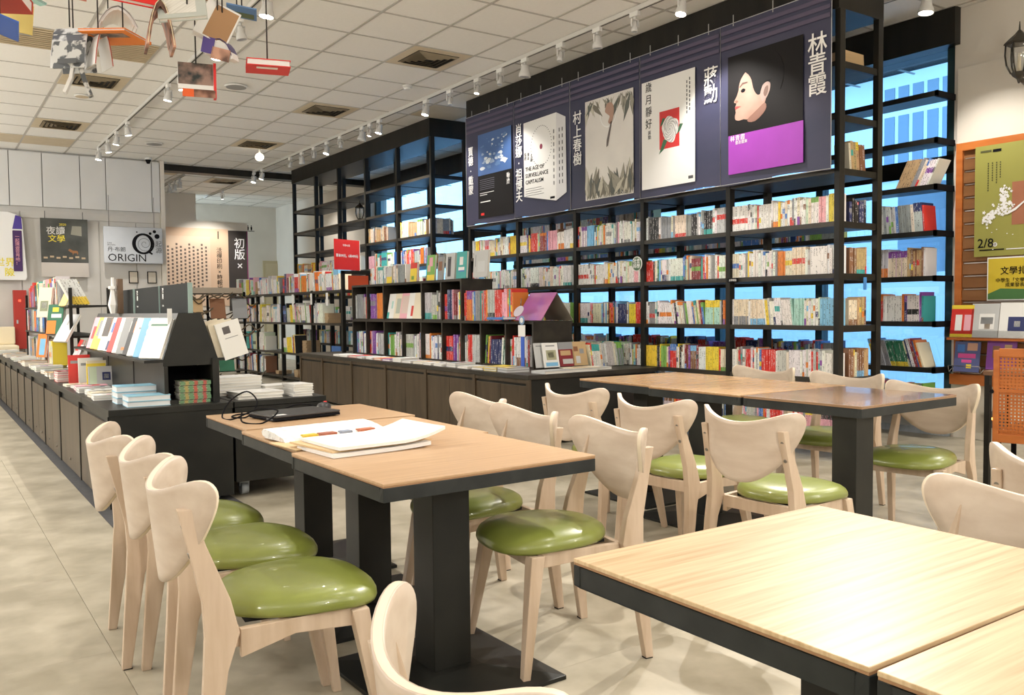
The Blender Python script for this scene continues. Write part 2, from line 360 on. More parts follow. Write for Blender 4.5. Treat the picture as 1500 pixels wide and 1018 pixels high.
# beams and walls
structure(bx(3.08, 6.6, 14.05, 14.28, 3.21, CEIL).build('trim_1', M['black']))
structure(bx(6.6, 6.95, 3.62, 14.05, 3.03, CEIL + .02).build('trim_2', M['black']))            # window bulkhead
wl = structure(bx(-3.4, 3.08, 13.87, 14.0, 0, CEIL + .03).build('wall_left', M['wall']))
for x0, x1 in ((-1.2, .15), (.16, 1.10), (1.11, 1.505), (1.515, 1.985), (1.995, 2.325), (2.335, 2.955), (2.965, 3.07)):
    bx(x0, x1, 13.80, 13.87, 2.53, 3.28).build('fascia_panel', M['wall2'], wl, bevel=.003)
for x0, x1, z0, z1 in ((-1.2, 1.22, 0, 2.46), (1.232, 1.70, 0, 2.36), (1.712, 2.22, 0, 2.36), (2.232, 2.72, 0, 2.36), (2.732, 3.07, 0, 2.36), (1.232, 3.07, 2.372, 2.46)):
    bx(x0, x1, 13.852, 13.87, z0, z1).build('wall_panel', M['wall'], wl, bevel=.002)
structure(bx(3.08, 3.14, 13.80, 17.4, 0, CEIL).build('wall_passage', M['wallwarm']))
pt = structure(bx(3.14, 4.50, 17.30, 17.42, 0, CEIL).build('wall_partition', M['wallwarm']))
bx(4.50, 5.49, 17.30, 17.42, 0, 2.80).build('panel', M['wallwarm'], pt)
structure(bx(3.1, 8.2, 18.8, 18.92, 0, CEIL).build('wall_back', M['wallwarm']))
structure(bx(-3.46, -3.4, -3.2, 14, 0, CEIL).build('wall_west', M['wall']))
structure(bx(-3.46, 8.2, -3.26, -3.2, 0, CEIL).build('wall_behind', M['wall']))
wr = structure(bx(6.68, 6.95, -3.2, 3.66, 0, CEIL).build('wall_right', M['wallwarm']))
bx(6.645, 6.68, -1.0, 3.62, 0, 2.84).build('wall_panel', M['wallwarm'], wr, bevel=.004)
structure(bx(6.6, 6.95, 14.05, 18.8, 0, CEIL).build('wall_side', M['wallwarm']))
# window wall
wn = structure(bx(6.70, 6.80, 3.66, 14.05, .30, .36).build('window_1', M['steel']))
for y in [3.70, 4.90, 6.1, 7.3, 8.5, 9.7, 10.9, 12.1, 13.2, 14.0]: bx(6.71, 6.80, y - .035, y + .035, .36, 3.03).build('mullion', P('teal_frame', (.02, .05, .055), .4), wn)
for a, b in ((3.70, 4.90), (4.90, 6.1), (6.1, 7.3), (7.3, 8.5), (8.5, 9.7), (9.7, 10.9), (10.9, 12.1), (12.1, 13.2), (13.2, 14.0)):
    bx(6.75, 6.756, a + .035, b - .035, .36, 3.03).build('pane', M['glass'], wn)
bx(6.70, 6.80, 3.66, 14.05, 2.10, 2.19).build('transom', P('teal_frame', (.02, .05, .055)), wn)
structure(bx(6.69, 6.84, 3.66, 14.05, 0, .30).build('wall_sill', M['steel']))
for z0, z1, d, m in ((.0, .05, .05, 'steel'), (.05, .12, .02, 'wall2'), (.12, .20, .045, 'steel'), (.20, .215, .06, 'midgrey'), (.215, .30, .03, 'steel')):
    structure(bx(6.69 - d, 6.69, 3.66, 14.05, z0, z1).build('trim_3', M[m]))
# outside
structure(bx(6.9, 30, -10, 40, -.30, -.12).build('ground_outside', P('asphalt', (.42, .44, .46), .8)))
ob = thing('facade_opposite', 'pale building seen through the blue tinted window', 'building', (11.5, 7, -.12))
bx(0, 1, -12, 22, 0, 7.5).build('wall', noisy('render_white', (.70, .74, .78), (.82, .85, .88), (1, 1, 1), .8, rough=.8), ob)
for k, (y, z, wd, hh, n) in enumerate(((-1.6, 3.0, 1.9, 1.1, 9), (3.5, 3.0, 1.9, 1.1, 9), (8.5, 3.0, 1.9, 1.1, 9), (-6.2, 3.0, 1.9, 1.1, 9))):
    fr = bx(-.06, .0, y - .05, y + wd + .05, z - .05, z + hh + .35).build('window', P('winwhite', (.8, .83, .85)), ob)
    for q in range(n):
        a = y + q * wd / n
        bx(-.075, -.06, a + .03, a + wd / n - .03, z, z + hh - .3).build('pane', P('darkpane', (.18, .24, .31), .15), fr); bx(-.075, -.06, a + .03, a + wd / n - .03, z + hh - .22, z + hh + .1).build('pane', M['darkpane'], fr)
for k, (y, wd) in enumerate(((-4, 3.2), (1, 3.0), (6.0, 3.4), (11.5, 3))):
    bx(-.09, 0, y, y + wd, .1, 2.1).build('shutter', P('shutterwhite', (.78, .82, .85)), ob)
bx(-.7, 0, -2.2, 6.0, 4.7, 5.0).build('canopy', P('teal_canopy', (.10, .22, .24)), ob)
for k, (y, c) in enumerate(((3.75, 1), (4.95, 0), (6.2, 1), (8.6, 0))):     # pale translucent notices stuck on the glass
    t = thing('window_notice', 'pale notice stuck on the blue window glass, %s from the pillar' % ('first', 'second', 'third', 'fourth')[k], 'notice', (0, 0, 0))
    bx(6.757, 6.760, y, y + .42, 1.30, 2.02).build('sheet', M['translucent'], t)
# ================================================================ SHELVING
LV = [.20, .545, .90, 1.25, 1.595, 1.945, 2.295, 2.645]
def bookcase(name, label, xf, xb, posts, levels, z_hdr, z_top, pw=.03, px=.055, bt=.032, edge='shelf'):
    t = thing(name, label, 'bookcase', (0, 0, 0))
    y0, y1 = min(posts) - pw / 2, max(posts) + pw / 2
    for y in posts:
        bx(xf, xf + px, y - pw / 2 - .006, y + pw / 2 + .006, 0, z_hdr).build('post', M['black'], t, bevel=.003)
        bx(xb - px, xb, y - pw / 2 - .006, y + pw / 2 + .006, 0, z_hdr).build('post', M['black'], t, bevel=.003)
    ps = sorted(posts)
    for z in levels:
        for a, b in zip(ps, ps[1:]):
            bx(xf + .004, xb - .004, a + pw / 2 + .006, b - pw / 2 - .006, z - bt, z).build('shelf_board', M[edge], t)
        for y in (ps[0], ps[-1]):
            bx(xf + px, xb - px, y - .012, y + .012, z - bt - .012, z).build('rail', M['black'], t)
    if z_top > z_hdr: 
        bx(xf - .01, xb + .01, y0, y1, z_hdr, z_top).build('header', M['black'], t)
    return t
PB = [3.545, 4.48, 5.415, 6.32, 7.25, 8.17]
bcB = bookcase('tall_bookcase', 'long black open bookcase full of books under the dark banners', 5.04, 5.52, PB, LV, 2.98, CEIL)
PA = [9.12, 10.01, 10.95, 11.87, 12.75, 13.68]
bcA = bookcase('tall_bookcase', 'black open bookcase at the back with mostly empty upper shelves', 5.09, 5.60, PA, LV, 3.09, CEIL)
# window shelf
wsh = thing('window_shelf', 'black wall shelving of leaning books in front of the blue window', 'shelf', (0, 0, 0))
for z in (.20, .545, .90, 1.25, 1.595, 1.945, 2.295, 2.645):
    bx(6.42, 6.66, 3.66, 9.3, z - .028, z).build('shelf_board', M['black'], wsh)
    bx(6.40, 6.42, 3.64, 9.3, z - .034, z + .006).build('rail', M['black'], wsh)
    bx(6.40, 6.66, 3.64, 3.66, z - .038, z + .008).build('bracket', M['ink'], wsh)
for y in (5.4, 7.2, 9.2): bx(6.62, 6.66, y - .02, y + .02, 0, 2.66).build('upright', M['black'], wsh)
# dark lintel board between third and fourth shelf from the top
structure(bx(6.69, 6.70, 3.66, 14.05, 2.06, 2.2).build('trim_4', M['black']))

# ---------------------------------------------------------------- left island
isl = thing('island_cabinet', 'long low dark cabinet run with doors along the left aisle', 'cabinet', (0, 0, 0))
IY = [4.80, 5.76, 6.63, 7.51, 8.37, 9.0, 9.64, 10.38, 11.05, 11.8, 12.6]
bx(.80, 1.41, 4.80, 12.6, .03, .51).build('body', M['darkmetal'], isl)
bx(.785, 1.415, 4.775, 5.66, .505, .54).build('worktop', M['darkmetal'], isl, bevel=.003)
bx(.785, 1.415, 5.665, 12.6, .505, .54).build('worktop', M['darkmetal'], isl, bevel=.003)
bx(.79, 1.41, 4.780, 4.80, .03, .505).build('end_panel', M['darkmetal'], isl)
for a, b in zip(IY, IY[1:]):
    bx(.782, .80, a - .012, a + .012, .03, .505).build('stile', M['darkmetal'], isl)
for q, (a, b) in enumerate(zip(IY, IY[1:])):
    n = 1 if q in (0, 1, 4, 5) else 2; wd = (b - a - .03) / n
    for k in range(n):
        y0 = a + .015 + k * wd
        d = bx(.787, .800, y0 + .003, y0 + wd - .003, .035, .465).build('door', M['panelbrown'], isl, bevel=.002)
        MB().cyl((.787, y0 + wd * .5, .10), (.781, y0 + wd * .5, .10), .008, n=8).build('lock', M['screw'], d)
for x, y in ((.88, 4.86), (1.33, 4.86)):
    c = MB().cyl((x - .02, y, .022), (x + .02, y, .022), .022, n=12); c.box(x - .028, x - .022, y - .01, y + .01, .02, .06); c.box(x + .022, x + .028, y - .01, y + .01, .02, .06)
    c.build('caster', M['steel'], isl)
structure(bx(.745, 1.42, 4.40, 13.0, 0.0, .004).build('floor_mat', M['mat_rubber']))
is2 = thing('island_cabinet', 'dark cabinet block behind the laptop table with white books on top', 'cabinet', (0, 0, 0))
bx(1.43, 1.95, 4.80, 6.9, .09, .505).build('body', M['darkmetal'], is2, bevel=.003)
bx(1.425, 1.96, 4.79, 6.9, .508, .54).build('worktop', M['darkmetal'], is2, bevel=.003)
for x, y in ((1.5, 4.9), (1.88, 4.9), (1.5, 6.8), (1.88, 6.8)):
    MB().cyl((x - .02, y, .035), (x + .02, y, .035), .035, n=12).box(x - .028, x + .028, y - .012, y + .012, .05, .092).build('caster', M['steel'], is2)
# riser with sloped display
rs = thing('display_riser', 'dark raised display with sloping sides on the left island', 'display stand', (0, 0, 0))
bx(1.08, 1.37, 6.0, 7.4, .54, .78).build('box', M['darkmetal'], rs)
bx(1.08, 1.37, 4.89, 6.0, .54, .56).build('box', M['darkmetal'], rs); bx(1.08, 1.37, 4.89, 6.0, .745, .78).build('box', M['darkmetal'], rs)
bx(1.08, 1.10, 4.87, 6.0, .56, .745).build('side_panel', M['darkmetal'], rs); bx(1.335, 1.37, 4.87, 6.0, .54, .78).build('side_panel', M['darkmetal'], rs)
bx(1.10, 1.335, 5.2, 6.0, .56, .745).build('inner_panel', M['ink'], rs)
for y in (5.66, 6.5): bx(1.076, 1.081, y - .003, y + .003, .54, .78).build('seam', M['slot'], rs)
MB().prism([(1.08, .78), (1.37, .78), (1.285, 1.03), (1.165, 1.03)], 4.89, 7.4, M=Matrix(((1, 0, 0, 0), (0, 0, 1, 0), (0, 1, 0, 0), (0, 0, 0, 1)))).build('slope', M['darkmetal'], rs)
bx(.985, 1.08, 4.89, 7.4, .765, .78).build('ledge', M['darkmetal'], rs); bx(1.37, 1.46, 4.89, 7.4, .765, .78).build('ledge', M['darkmetal'], rs)

# ---------------------------------------------------------------- middle counter and cubbies
cm = thing('counter_cabinet', 'dark brown low counter with panelled doors in front of the cubby shelves', 'cabinet', (0, 0, 0))
bx(3.745, 5.03, 5.25, 9.9, .02, .505).build('body', M['darkmetal'], cm)
bx(3.72, 5.035, 5.225, 9.9, .505, .54).build('worktop', M['shelf'], cm, bevel=.003)
MY = [5.24, 6.0, 6.82, 7.63, 8.43, 9.22, 9.88]
for y in MY: bx(3.724, 3.746, y - .02, y + .02, .02, .505).build('stile', M['panelbrown'], cm, bevel=.002)
for a, b in zip(MY, MY[1:]):
    m_ = (a + b) / 2
    for c0, c1 in ((a + .022, m_ - .002), (m_ + .002, b - .022)): bx(3.736, 3.748, c0, c1, .03, .455).build('door', M['panelbrown'], cm, bevel=.002)
    bx(3.73, 3.747, a + .02, b - .02, .475, .505).build('rail', M['panelbrown'], cm)
cub = thing('cubby_shelf', 'two-tier black cubby shelf of upright books standing on the counter', 'shelf', (0, 0, 0))
CL = [5.76, 6.16, 6.56, 6.90, 7.25, 7.67, 8.08, 8.50, 8.95, 9.31]
CU = [6.89, 7.26, 7.65, 8.51, 8.92, 9.31]
def cubbies(ys, z0, z1, ext, t=.022):
    bx(4.15, ext, ys[0] - t / 2, ys[-1] + t / 2, z1 - t, z1).build('board', M['shelf'], cub); bx(4.16, ext, ys[0], ys[-1], z0, z0 + .012).build('board', M['shelf'], cub)
    bx(ext - .012, ext, ys[0], ys[-1], z0, z1).build('back_panel', M['ink'], cub)
    for y in ys: bx(4.15, ext - .012, y - t / 2, y + t / 2, z0, z1 - t).build('divider', M['shelf'], cub)
cubbies(CL, .54, .93, 4.56); cubbies(CU, .93, 1.32, 4.50)
# red sign frame
fr = thing('sign_stand', 'tall black square-tube frame at the end of the cubby shelf', 'stand', (0, 0, 0))
bx(4.13, 4.17, 9.55, 9.59, .54, 1.505).build('post', M['black'], fr, bevel=.002); bx(4.13, 4.66, 9.55, 9.59, 1.465, 1.505).build('top_rail', M['black'], fr, bevel=.002)
bx(4.62, 4.66, 9.55, 9.59, .54, 1.465).build('post', M['black'], fr, bevel=.002)
# far low bookcase
bcC = bookcase('low_bookcase', 'low black bookcase of four tiers beyond the counter', 4.45, 4.78, [10.33, 11.35, 12.54, 13.67, 14.78], [.08, .43, .87, 1.30], 1.31, 1.30, bt=.03)
# ================================================================ CHAIRS
def catmull(pts, n=6, closed=True):
    out = []; N = len(pts)
    for i in range(N if closed else N - 1):
        p0, p1, p2, p3 = (pts[(i + k) % N] if closed else pts[max(0, min(N - 1, i + k))] for k in (-1, 0, 1, 2))
        for q in range(n):
            t = q / n
            out.append(tuple(.5 * ((2 * b) + (-a + c) * t + (2 * a - 5 * b + 4 * c - d) * t * t + (-a + 3 * b - 3 * c + d) * t ** 3) for a, b, c, d in zip(p0, p1, p2, p3)))
    return out
def back_mesh():
    half = [(0, .0), (.052, .006), (.100, .028), (.148, .064), (.190, .108), (.220, .150), (.241, .190), (.246, .222), (.229, .243), (.192, .244), (.13, .228), (.065, .214), (0, .209)]
    out = half + [(-x, y) for x, y in reversed(half[1:-1])]
    out = catmull(out, 3); c = (0, .11); rings = 7
    def m(u, v, off):
        R = .255; th = u / R; z = .436 + v
        y0 = -.262 - (z - .44) * .10
        # wings come forward, the sheet leans back with height
        return Vector(((R - off) * math.sin(th), y0 + R - (R - off) * math.cos(th), z))
    b = MB(); th = .016; n = len(out)
    def ring(k, off):
        f = k / rings; return [m(c[0] + (x - c[0]) * f, c[1] + (y - c[1]) * f, off) for x, y in out]
    # off > 0 : inside (front) face
    front = [ring(k, th) for k in range(1, rings + 1)]; back = [ring(k, 0) for k in range(1, rings + 1)]
    def er(off, k=1.006): return [m(c[0] + (x - c[0]) * k, c[1] + (y - c[1]) * k, off) for x, y in out]
    seq = front + [er(th * .84), er(th * .16)] + back[::-1]
    b.loft(seq, caps=False)
    for q in range((len(front)) * n, (len(front) + 1) * n): b.m[q] = 1
    i = len(b.v); b.v.append(tuple(m(c[0], c[1], th))); b.v.append(tuple(m(c[0], c[1], 0)))
    nb = len(seq)
    for k in range(n):
        j = (k + 1) % n
        for f in ((i, j, k), (i + 1, (nb - 1) * n + k, (nb - 1) * n + j)):
            b.f.append(f); b.m.append(0); b.c.append((1, 1, 1)); b.uv.append([(0, 0)] * 3); b.sm.append(True)
    return b.mesh('chair_backrest', [M['birchply'], M['birchedge']])
def seat_mesh():
    o = []
    for k in range(40):
        a = 2 * PI * k / 40; cx, sy = math.cos(a), math.sin(a)
        e = .80; x = math.copysign(abs(cx) ** e, cx); y = math.copysign(abs(sy) ** e, sy)
        wd = .158 + .040 * (y + 1) / 2; o.append((x * wd, .045 + y * .188))
    def r(s, z, dome=0): return [(x * s, .045 + (y - .045) * s, z - .030 * max(0, (y * s - .10)) / .11 * .35) for x, y in o]
    b = MB()
    rr = [r(.93, .352), r(.985, .354), r(1.0, .362), r(.995, .372), r(.96, .384), r(.88, .394), r(.72, .4015), r(.5, .405), r(.25, .406), r(.02, .4065)]
    b.loft(rr); return b.mesh('chair_seat', [M['vinyl']])
def rear_leg(sx):
    sec = [(.186, -.208, 0, .026), (.178, -.176, .27, .050), (.172, -.160, .345, .072), (.168, -.170, .42, .058), (.162, -.206, .54, .038), (.158, -.228, .622, .031)]
    rings = []
    for x, y, z, w in sec:
        t = .0125; rings.append([(sx * x - t, y - w / 2, z), (sx * x + t, y - w / 2, z), (sx * x + t, y + w / 2, z), (sx * x - t, y + w / 2, z)])
    # shift the upper sections so that the front edge touches the backrest
    b = MB(); b.loft(rings, smooth=False); return b.mesh('chair_rear_leg', [M['birch']], bevel=.003)
def front_leg(sx):
    rings = []
    for x, y, z, w in ((.192, .205, 0, .022), (.155, .150, .345, .042)):
        rings.append([(sx * x - w / 2, y - w / 2, z), (sx * x + w / 2, y - w / 2, z), (sx * x + w / 2, y + w / 2, z), (sx * x - w / 2, y + w / 2, z)])
    b = MB(); b.loft(rings, smooth=False); return b.mesh('chair_front_leg', [M['birch']], bevel=.003)
def apron_mesh():
    b = MB()
    for s in (-1, 1):
        b.loft([[(s * .160 - .009, -.12, .285), (s * .160 + .009, -.12, .285), (s * .160 + .009, -.12, .348), (s * .160 - .009, -.12, .348)],
                [(s * .158 - .009, .0, .315), (s * .158 + .009, .0, .315), (s * .158 + .009, .0, .350), (s * .158 - .009, .0, .350)],
                [(s * .152 - .009, .145, .305), (s * .152 + .009, .145, .305), (s * .152 + .009, .145, .350), (s * .152 - .009, .145, .350)]], smooth=False)
    b.box(-.15, .15, .138, .156, .305, .350); b.box(-.155, .155, -.135, -.118, .305, .348)
    return b.mesh('chair_apron', [M['birch']], bevel=.002)
CH = {}
def chair(x, y, rz, label, group):
    if not CH:
        t = thing('dining_chair', label, 'chair', (x, y, 0), rz, group)
        link('backrest', back_mesh(), t); st = link('seat', seat_mesh(), t)
        MB().prism([(-.12, -.10), (.12, -.10), (.15, .15), (-.15, .15)], .344, .354).build('seat_board', M['felt'], t)
        link('apron', apron_mesh(), t)
        for s in (-1, 1):
            l = link('leg', rear_leg(s), t); link('leg', front_leg(s), t)
            for z, y_, x_ in ((.585, -.231, .160), (.525, -.219, .163)):
                MB().cyl((s * x_, y_ + .006, z), (s * x_, y_ - .0035, z - .003), .0065, n=10).build('screw', M['screw'], l)
            bx(s * .188 - .011, s * .188 + .011, -.217, -.193, -.001, .003).build('foot_pad', M['felt'], l)
        CH['c'] = t; return t
    return dup(CH['c'], (x, y, 0), rz, label, group)
gA, gB, gC, gD = 'chairs on the left of the laptop table', 'chairs on the right of the laptop table', 'chairs between the two table rows', 'chairs between the far table and the bookcase'
R = math.radians
# local +y is the front of the chair; facing +X is rz=-90
chair(.69, 2.02, R(-95), 'nearest green-seated chair on the left side of the laptop table', gA)
chair(.71, 2.45, R(-94), 'middle green-seated chair of the three left of the laptop table', gA)
chair(.69, 2.86, R(-94), 'farthest left-hand chair, its back against the dark island cabinet', gA)
chair(1.575, 2.08, R(82), 'chair with whitish back pulled out at the near end of the laptop table', gB)
chair(1.60, 2.55, R(88), 'chair with whitish back in the middle of the right side of the laptop table', gB)
chair(1.70, 3.02, R(88), 'chair with whitish back nearest the brown counter doors', gB)
chair(2.56, 2.02, R(-86), 'chair seen from behind with shiny seat in front of the dark-topped table', gC)
chair(2.60, 2.54, R(-86), 'chair seen from behind, second along the dark-topped table row', gC)
chair(2.66, 3.12, R(-86), 'small chair seen from behind beside the end of the counter', gC)
chair(3.64, 2.15, R(100), 'chair facing the end of the dark-topped table near the orange cane chair', gD)
chair(3.87, 2.76, R(97), 'chair behind the dark-topped table, its back against the bookcase end post', gD)
chair(3.91, 3.34, R(97), 'chair behind the middle pale tabletop in front of the book spines', gD)
chair(1.56, .80, R(90), 'big pale chair back at the right edge behind the nearest tabletop', 'chairs around the nearest table')
chair(2.46, .94, R(-90), 'pale chair cut off by the right edge with its leg end showing', 'chairs around the nearest table')
chair(.68, .80, R(-95), 'pale chair back cut off by the bottom edge beside the nearest tabletop', 'chairs around the nearest table')

# ================================================================ TABLES
def table(x0, x1, y0, y1, h, cx, cy, label, group, top='laminate', rz=0, base=.25):
    X, Y = (x0 + x1) / 2, (y0 + y1) / 2; a, b = (x1 - x0) / 2, (y1 - y0) / 2
    t = thing('dining_table', label, 'table', (X, Y, 0), rz, group)
    bx(-a, a, -b, b, h - .007, h).build('tabletop', M[top], t, bevel=.0015)
    bx(-a + .001, a - .001, -b + .001, b - .001, h - .011, h - .007).build('ply_edge', M['edge'], t)
    f = MB().box(-a, a, -b, -b + .02, h - .048, h - .011).box(-a, a, b - .02, b, h - .048, h - .011).box(-a, -a + .02, -b + .02, b - .02, h - .048, h - .011).box(a - .02, a, -b + .02, b - .02, h - .048, h - .011)
    f.build('apron', M['apron'], t, bevel=.002)
    bx(-a + .02, a - .02, -b + .02, b - .02, h - .03, h - .011).build('underside', M['ink'], t)
    dx, dy = cx - X, cy - Y
    bx(dx - .06, dx + .06, dy - .055, dy + .055, .03, h - .03).build('column', M['darkmetal'], t, bevel=.003)
    MB().loft([[(dx + sx * base, dy + sy * base, 0) for sx, sy in ((-1, -1), (1, -1), (1, 1), (-1, 1))], [(dx + sx * base, dy + sy * base, .012) for sx, sy in ((-1, -1), (1, -1), (1, 1), (-1, 1))], [(dx + sx * .08, dy + sy * .08, .032) for sx, sy in ((-1, -1), (1, -1), (1, 1), (-1, 1))]], smooth=False).build('base_plate', M['darkmetal'], t, bevel=.002)
    return t
g1 = 'square tables of the laptop row'; g2 = 'square tables of the far row'; g3 = 'square tables in the near corner'
table(.940, 1.640, 1.965, 2.575, .60, 1.205, 2.13, 'wood-topped table with the stack of white papers, nearest of its row', g1, rz=R(1.2))
table(.965, 1.665, 2.586, 3.165, .598, 1.27, 2.75, 'wood-topped table between the paper stack and the laptop', g1)
table(.990, 1.690, 3.185, 3.73, .60, 1.31, 3.36, 'wood-topped table under the closed laptop, farthest of its row', g1)
table(3.025, 3.74, 2.02, 2.60, .64, 3.12, 2.12, 'dark glossy wood tabletop at the near end of the far row', g2, top='lam_dark', rz=R(1))
table(3.02, 3.79, 2.61, 3.20, .64, 3.16, 2.95, 'honey wood tabletop in the middle of the far row', g2, top='lam_honey')
table(3.06, 3.81, 3.21, 3.80, .64, 3.3, 3.5, 'honey wood tabletop farthest along, close to the counter', g2, top='lam_honey')
table(.93, 1.61, .605, 1.175, .60, 1.19, .80, 'large pale tabletop filling the lower right corner', g3, top='lam_pale')
table(.93, 1.61, .02, .595, .60, 1.2, .2, 'pale tabletop cut off by the bottom right corner', g3, top='lam_pale')

for k, (x, y, z) in enumerate(FILL_POINTS):  # hangs a cord and cap on each added fill light
    t = thing('added_fill_lamp', 'added unseen fill lamp on a cord, ' + ('beside the left aisle chairs', 'beside the island corner', 'beside the middle of the island', 'near the pale panelled wall', 'behind the camera', 'behind the camera toward the right wall')[k], 'lamp', (x, y, z), 0, 'added fill lamps outside the view')
    MB().cyl((0, 0, .08), (0, 0, CEIL - z), .004, n=6).build('cord', M['cord'], t)
    MB().cyl((0, 0, .085), (0, 0, .13), .03, n=12).build('cap', M['white'], t)
# ================================================================ TRACKS AND LAMPS
def track(x, y0, y1, label):
    t = thing('light_track', label, 'track', (x, 0, CEIL)); bx(-.017, .017, y0, y1, -.035, 0).build('rail', M['track'], t, bevel=.002)
    bx(-.006, .006, y0 + .01, y1 - .01, -.0355, -.034).build('slot', M['slot'], t)
track(4.56, .4, 14.0, 'long white lighting track in front of the bookcase headers'); track(2.11, -.5, 13.0, 'white lighting track above the hanging books')
track(6.0, -1, 5.6, 'short white lighting track behind the end of the tall bookcase'); track(3.7, 14.9, 16.6, 'short white lighting track over the back room')
track(4.75, 15.0, 17.6, 'lighting track of the back room running toward the beige posters')
def lamp_meshes():
    ad = MB().box(-.016, .016, -.045, .045, -.036, 0).mesh('adapter', [M['white']], bevel=.003)
    yk = MB().cyl((0, 0, -.036), (0, 0, -.058), .012, n=10).box(-.034, .034, -.008, .008, -.063, -.055).box(-.036, -.031, -.008, .008, -.115, -.055).box(.031, .036, -.008, .008, -.115, -.055).mesh('yoke', [M['greywhite']])
    def head(r, l): # pivots at origin, points down -z
        n = 20
        prof = [(.0, .35 * l), (r * .55, .35 * l), (r * .62, .25 * l), (r * .72, -.1 * l), (r * .95, -.35 * l), (r, -.60 * l), (r * .9, -.60 * l), (r * .86, -.56 * l)]
        b = MB(); b.loft([[(math.cos(2 * PI * k / n) * max(q, .0005), math.sin(2 * PI * k / n) * max(q, .0005), z) for k in range(n)] for q, z in prof], caps=False); return b.mesh('lamp_head', [M['greywhite']])
    def lens(r, l, m): return MB().cyl((0, 0, -.545 * l), (0, 0, -.575 * l), r * .87, n=20).mesh('lens', [M[m]])
    return ad, yk, {k: (head(*v), lens(*v, 'lit'), lens(*v, 'unlit')) for k, v in {'s': (.026, .085), 'm': (.042, .105), 'l': (.055, .11)}.items()}
ADP, YK, HD = lamp_meshes()
def lamp(x, y, kind, lit, label, tilt=(0, 0), drop=.10, z=None, energy=0, aim=None, angle=100):
    z = CEIL - .034 if z is None else z
    t = thing('track_lamp', label, 'lamp', (x, y, z), 0, 'white track lamps')
    link('adapter', ADP, t); link('yoke', YK, t)
    h = link('lamp_head', HD[kind][0], t, (0, 0, -drop), (R(tilt[0]), R(tilt[1]), 0)); link('lens', HD[kind][1 if lit else 2], h)
    if energy:
        d = Matrix.Rotation(R(tilt[1]), 3, 'Y') @ Matrix.Rotation(R(tilt[0]), 3, 'X') @ Vector((0, 0, -1))
        p = Vector((x, y, z - drop)) + d * .085
        tx, ty, tz = aim or tuple(p + d)
        spot(p.x, p.y, p.z, tx, ty, tz, energy, angle)
EB = 52
main = [(13.98, 'm', 1), (13.58, 'm', 1), (12.33, 's', 0), (11.87, 'm', 0), (11.41, 's', 0), (10.96, 'm', 1), (10.51, 's', 0), (9.85, 'l', 0), (9.63, 's', 1), (9.37, 'm', 1), (8.24, 'm', 1), (7.74, 's', 0), (7.21, 's', 1), (6.81, 's', 0), (6.41, 'l', 0), (5.89, 's', 0), (5.41, 'm', 0), (4.97, 's', 0), (4.48, 'm', 1)]
ords = ['far end', 'second from the far end', 'third from the far end', 'fourth from the far end', 'fifth from the far end', 'sixth from the far end', 'seventh from the far end', 'eighth from the far end', 'ninth from the far end', 'tenth from the far end',
        'just before the dark header corner', 'right of the header corner', 'lit one above the first banner', 'small one above the first banner gap', 'large wide one above the second banner', 'small one above the third banner', 'hooked one above the third banner', 'small one above the fourth banner', 'bright glowing one above the fourth banner']
for k, (y, kd, lit) in enumerate(main):
    e = (EB * .5 if 5 < y < 9 else EB) if (lit and y < 12) else 0
    lamp(4.56, y, kd, lit, ('glowing ' if lit else 'unlit ') + 'track lamp on the bookcase track, ' + ords[k], ((k * 37) % 13 - 6, 14 if lit else (k * 29) % 21 - 6), energy=e, aim=(4.9 if lit else 4.56, y - .2, 1.0) if e else None)
for y, e, ax, ay in ((3.9, 170, 2.6, 3.0), (3.0, 240, 1.7, 2.0), (1.9, 26, 1.6, 1.2)):
    lamp(4.56, y, 'm', 1, 'track lamp outside the view over the %s' % ('far table row' if y > 3.5 else 'pulled out chair' if y > 2.5 else 'nearest table'), (0, 30), energy=e, aim=(ax, ay, .2), angle=46)
lef = [(12.96, 'm', 1), (12.3, 'm', 1), (11.69, 'm', 1), (11.02, 'm', 1), (9.01, 'm', 1), (8.5, 'm', 1), (7.34, 'm', 1), (6.71, 'm', 0), (6.09, 'l', 1), (4.6, 'm', 1), (3.2, 'm', 1), (1.6, 'm', 1), (.2, 'm', 1)]
lo = ['the last one by the pale wall', 'second from the pale wall', 'third from the pale wall', 'fourth from the pale wall', 'left of the pair below the photo book', 'right of the pair below the photo book', 'under the hanging book with the eye', 'dark one behind the blue picture', 'largest at the top edge', 'above the laptop table, out of view', 'above the near chairs, out of view', 'above the near tables, out of view', 'nearest the camera, out of view']
for k, (y, kd, lit) in enumerate(lef):
    e = ((30, 30, 34, 14)[k - 9] if k >= 9 else EB * .8) if lit else 0
    if k in (1, 3): e = 0
    lamp(2.11, y, kd, lit, 'white track lamp, left track, ' + lo[k], ((k * 31) % 9 - 4, -10 if k % 2 else 8), energy=e, aim=(1.3 if k % 2 else 2.3, y, 0) if e else None)
lamp(6.0, 3.5, 'l', 1, 'big glowing track lamp near the upper right wall lantern', (0, 6), energy=EB, aim=(6.2, 3.0, .6)); lamp(6.0, 3.88, 's', 1, 'small glowing track lamp seen between the bookcase end posts', (0, 10), energy=0)
for y in (2.2, .9): lamp(6.0, y, 'm', 1, 'track lamp outside the view over the cane chair' if y > 2 else 'track lamp outside the view near the camera', (0, -12), energy=70, aim=(5.0, y, 0))
for k, (x, y) in enumerate(((3.7, 15.2), (3.7, 15.55), (3.7, 15.9))): lamp(x, y, 'm', 1, 'track lamp at the passage over the back room, ' + ('nearest', 'middle', 'farthest')[k], (6, 0), energy=40 if k == 1 else 0)
lamp(4.75, 16.4, 's', 1, 'single small lamp on the farthest back room track', (0, 0), energy=60, aim=(4.6, 17.4, .9))
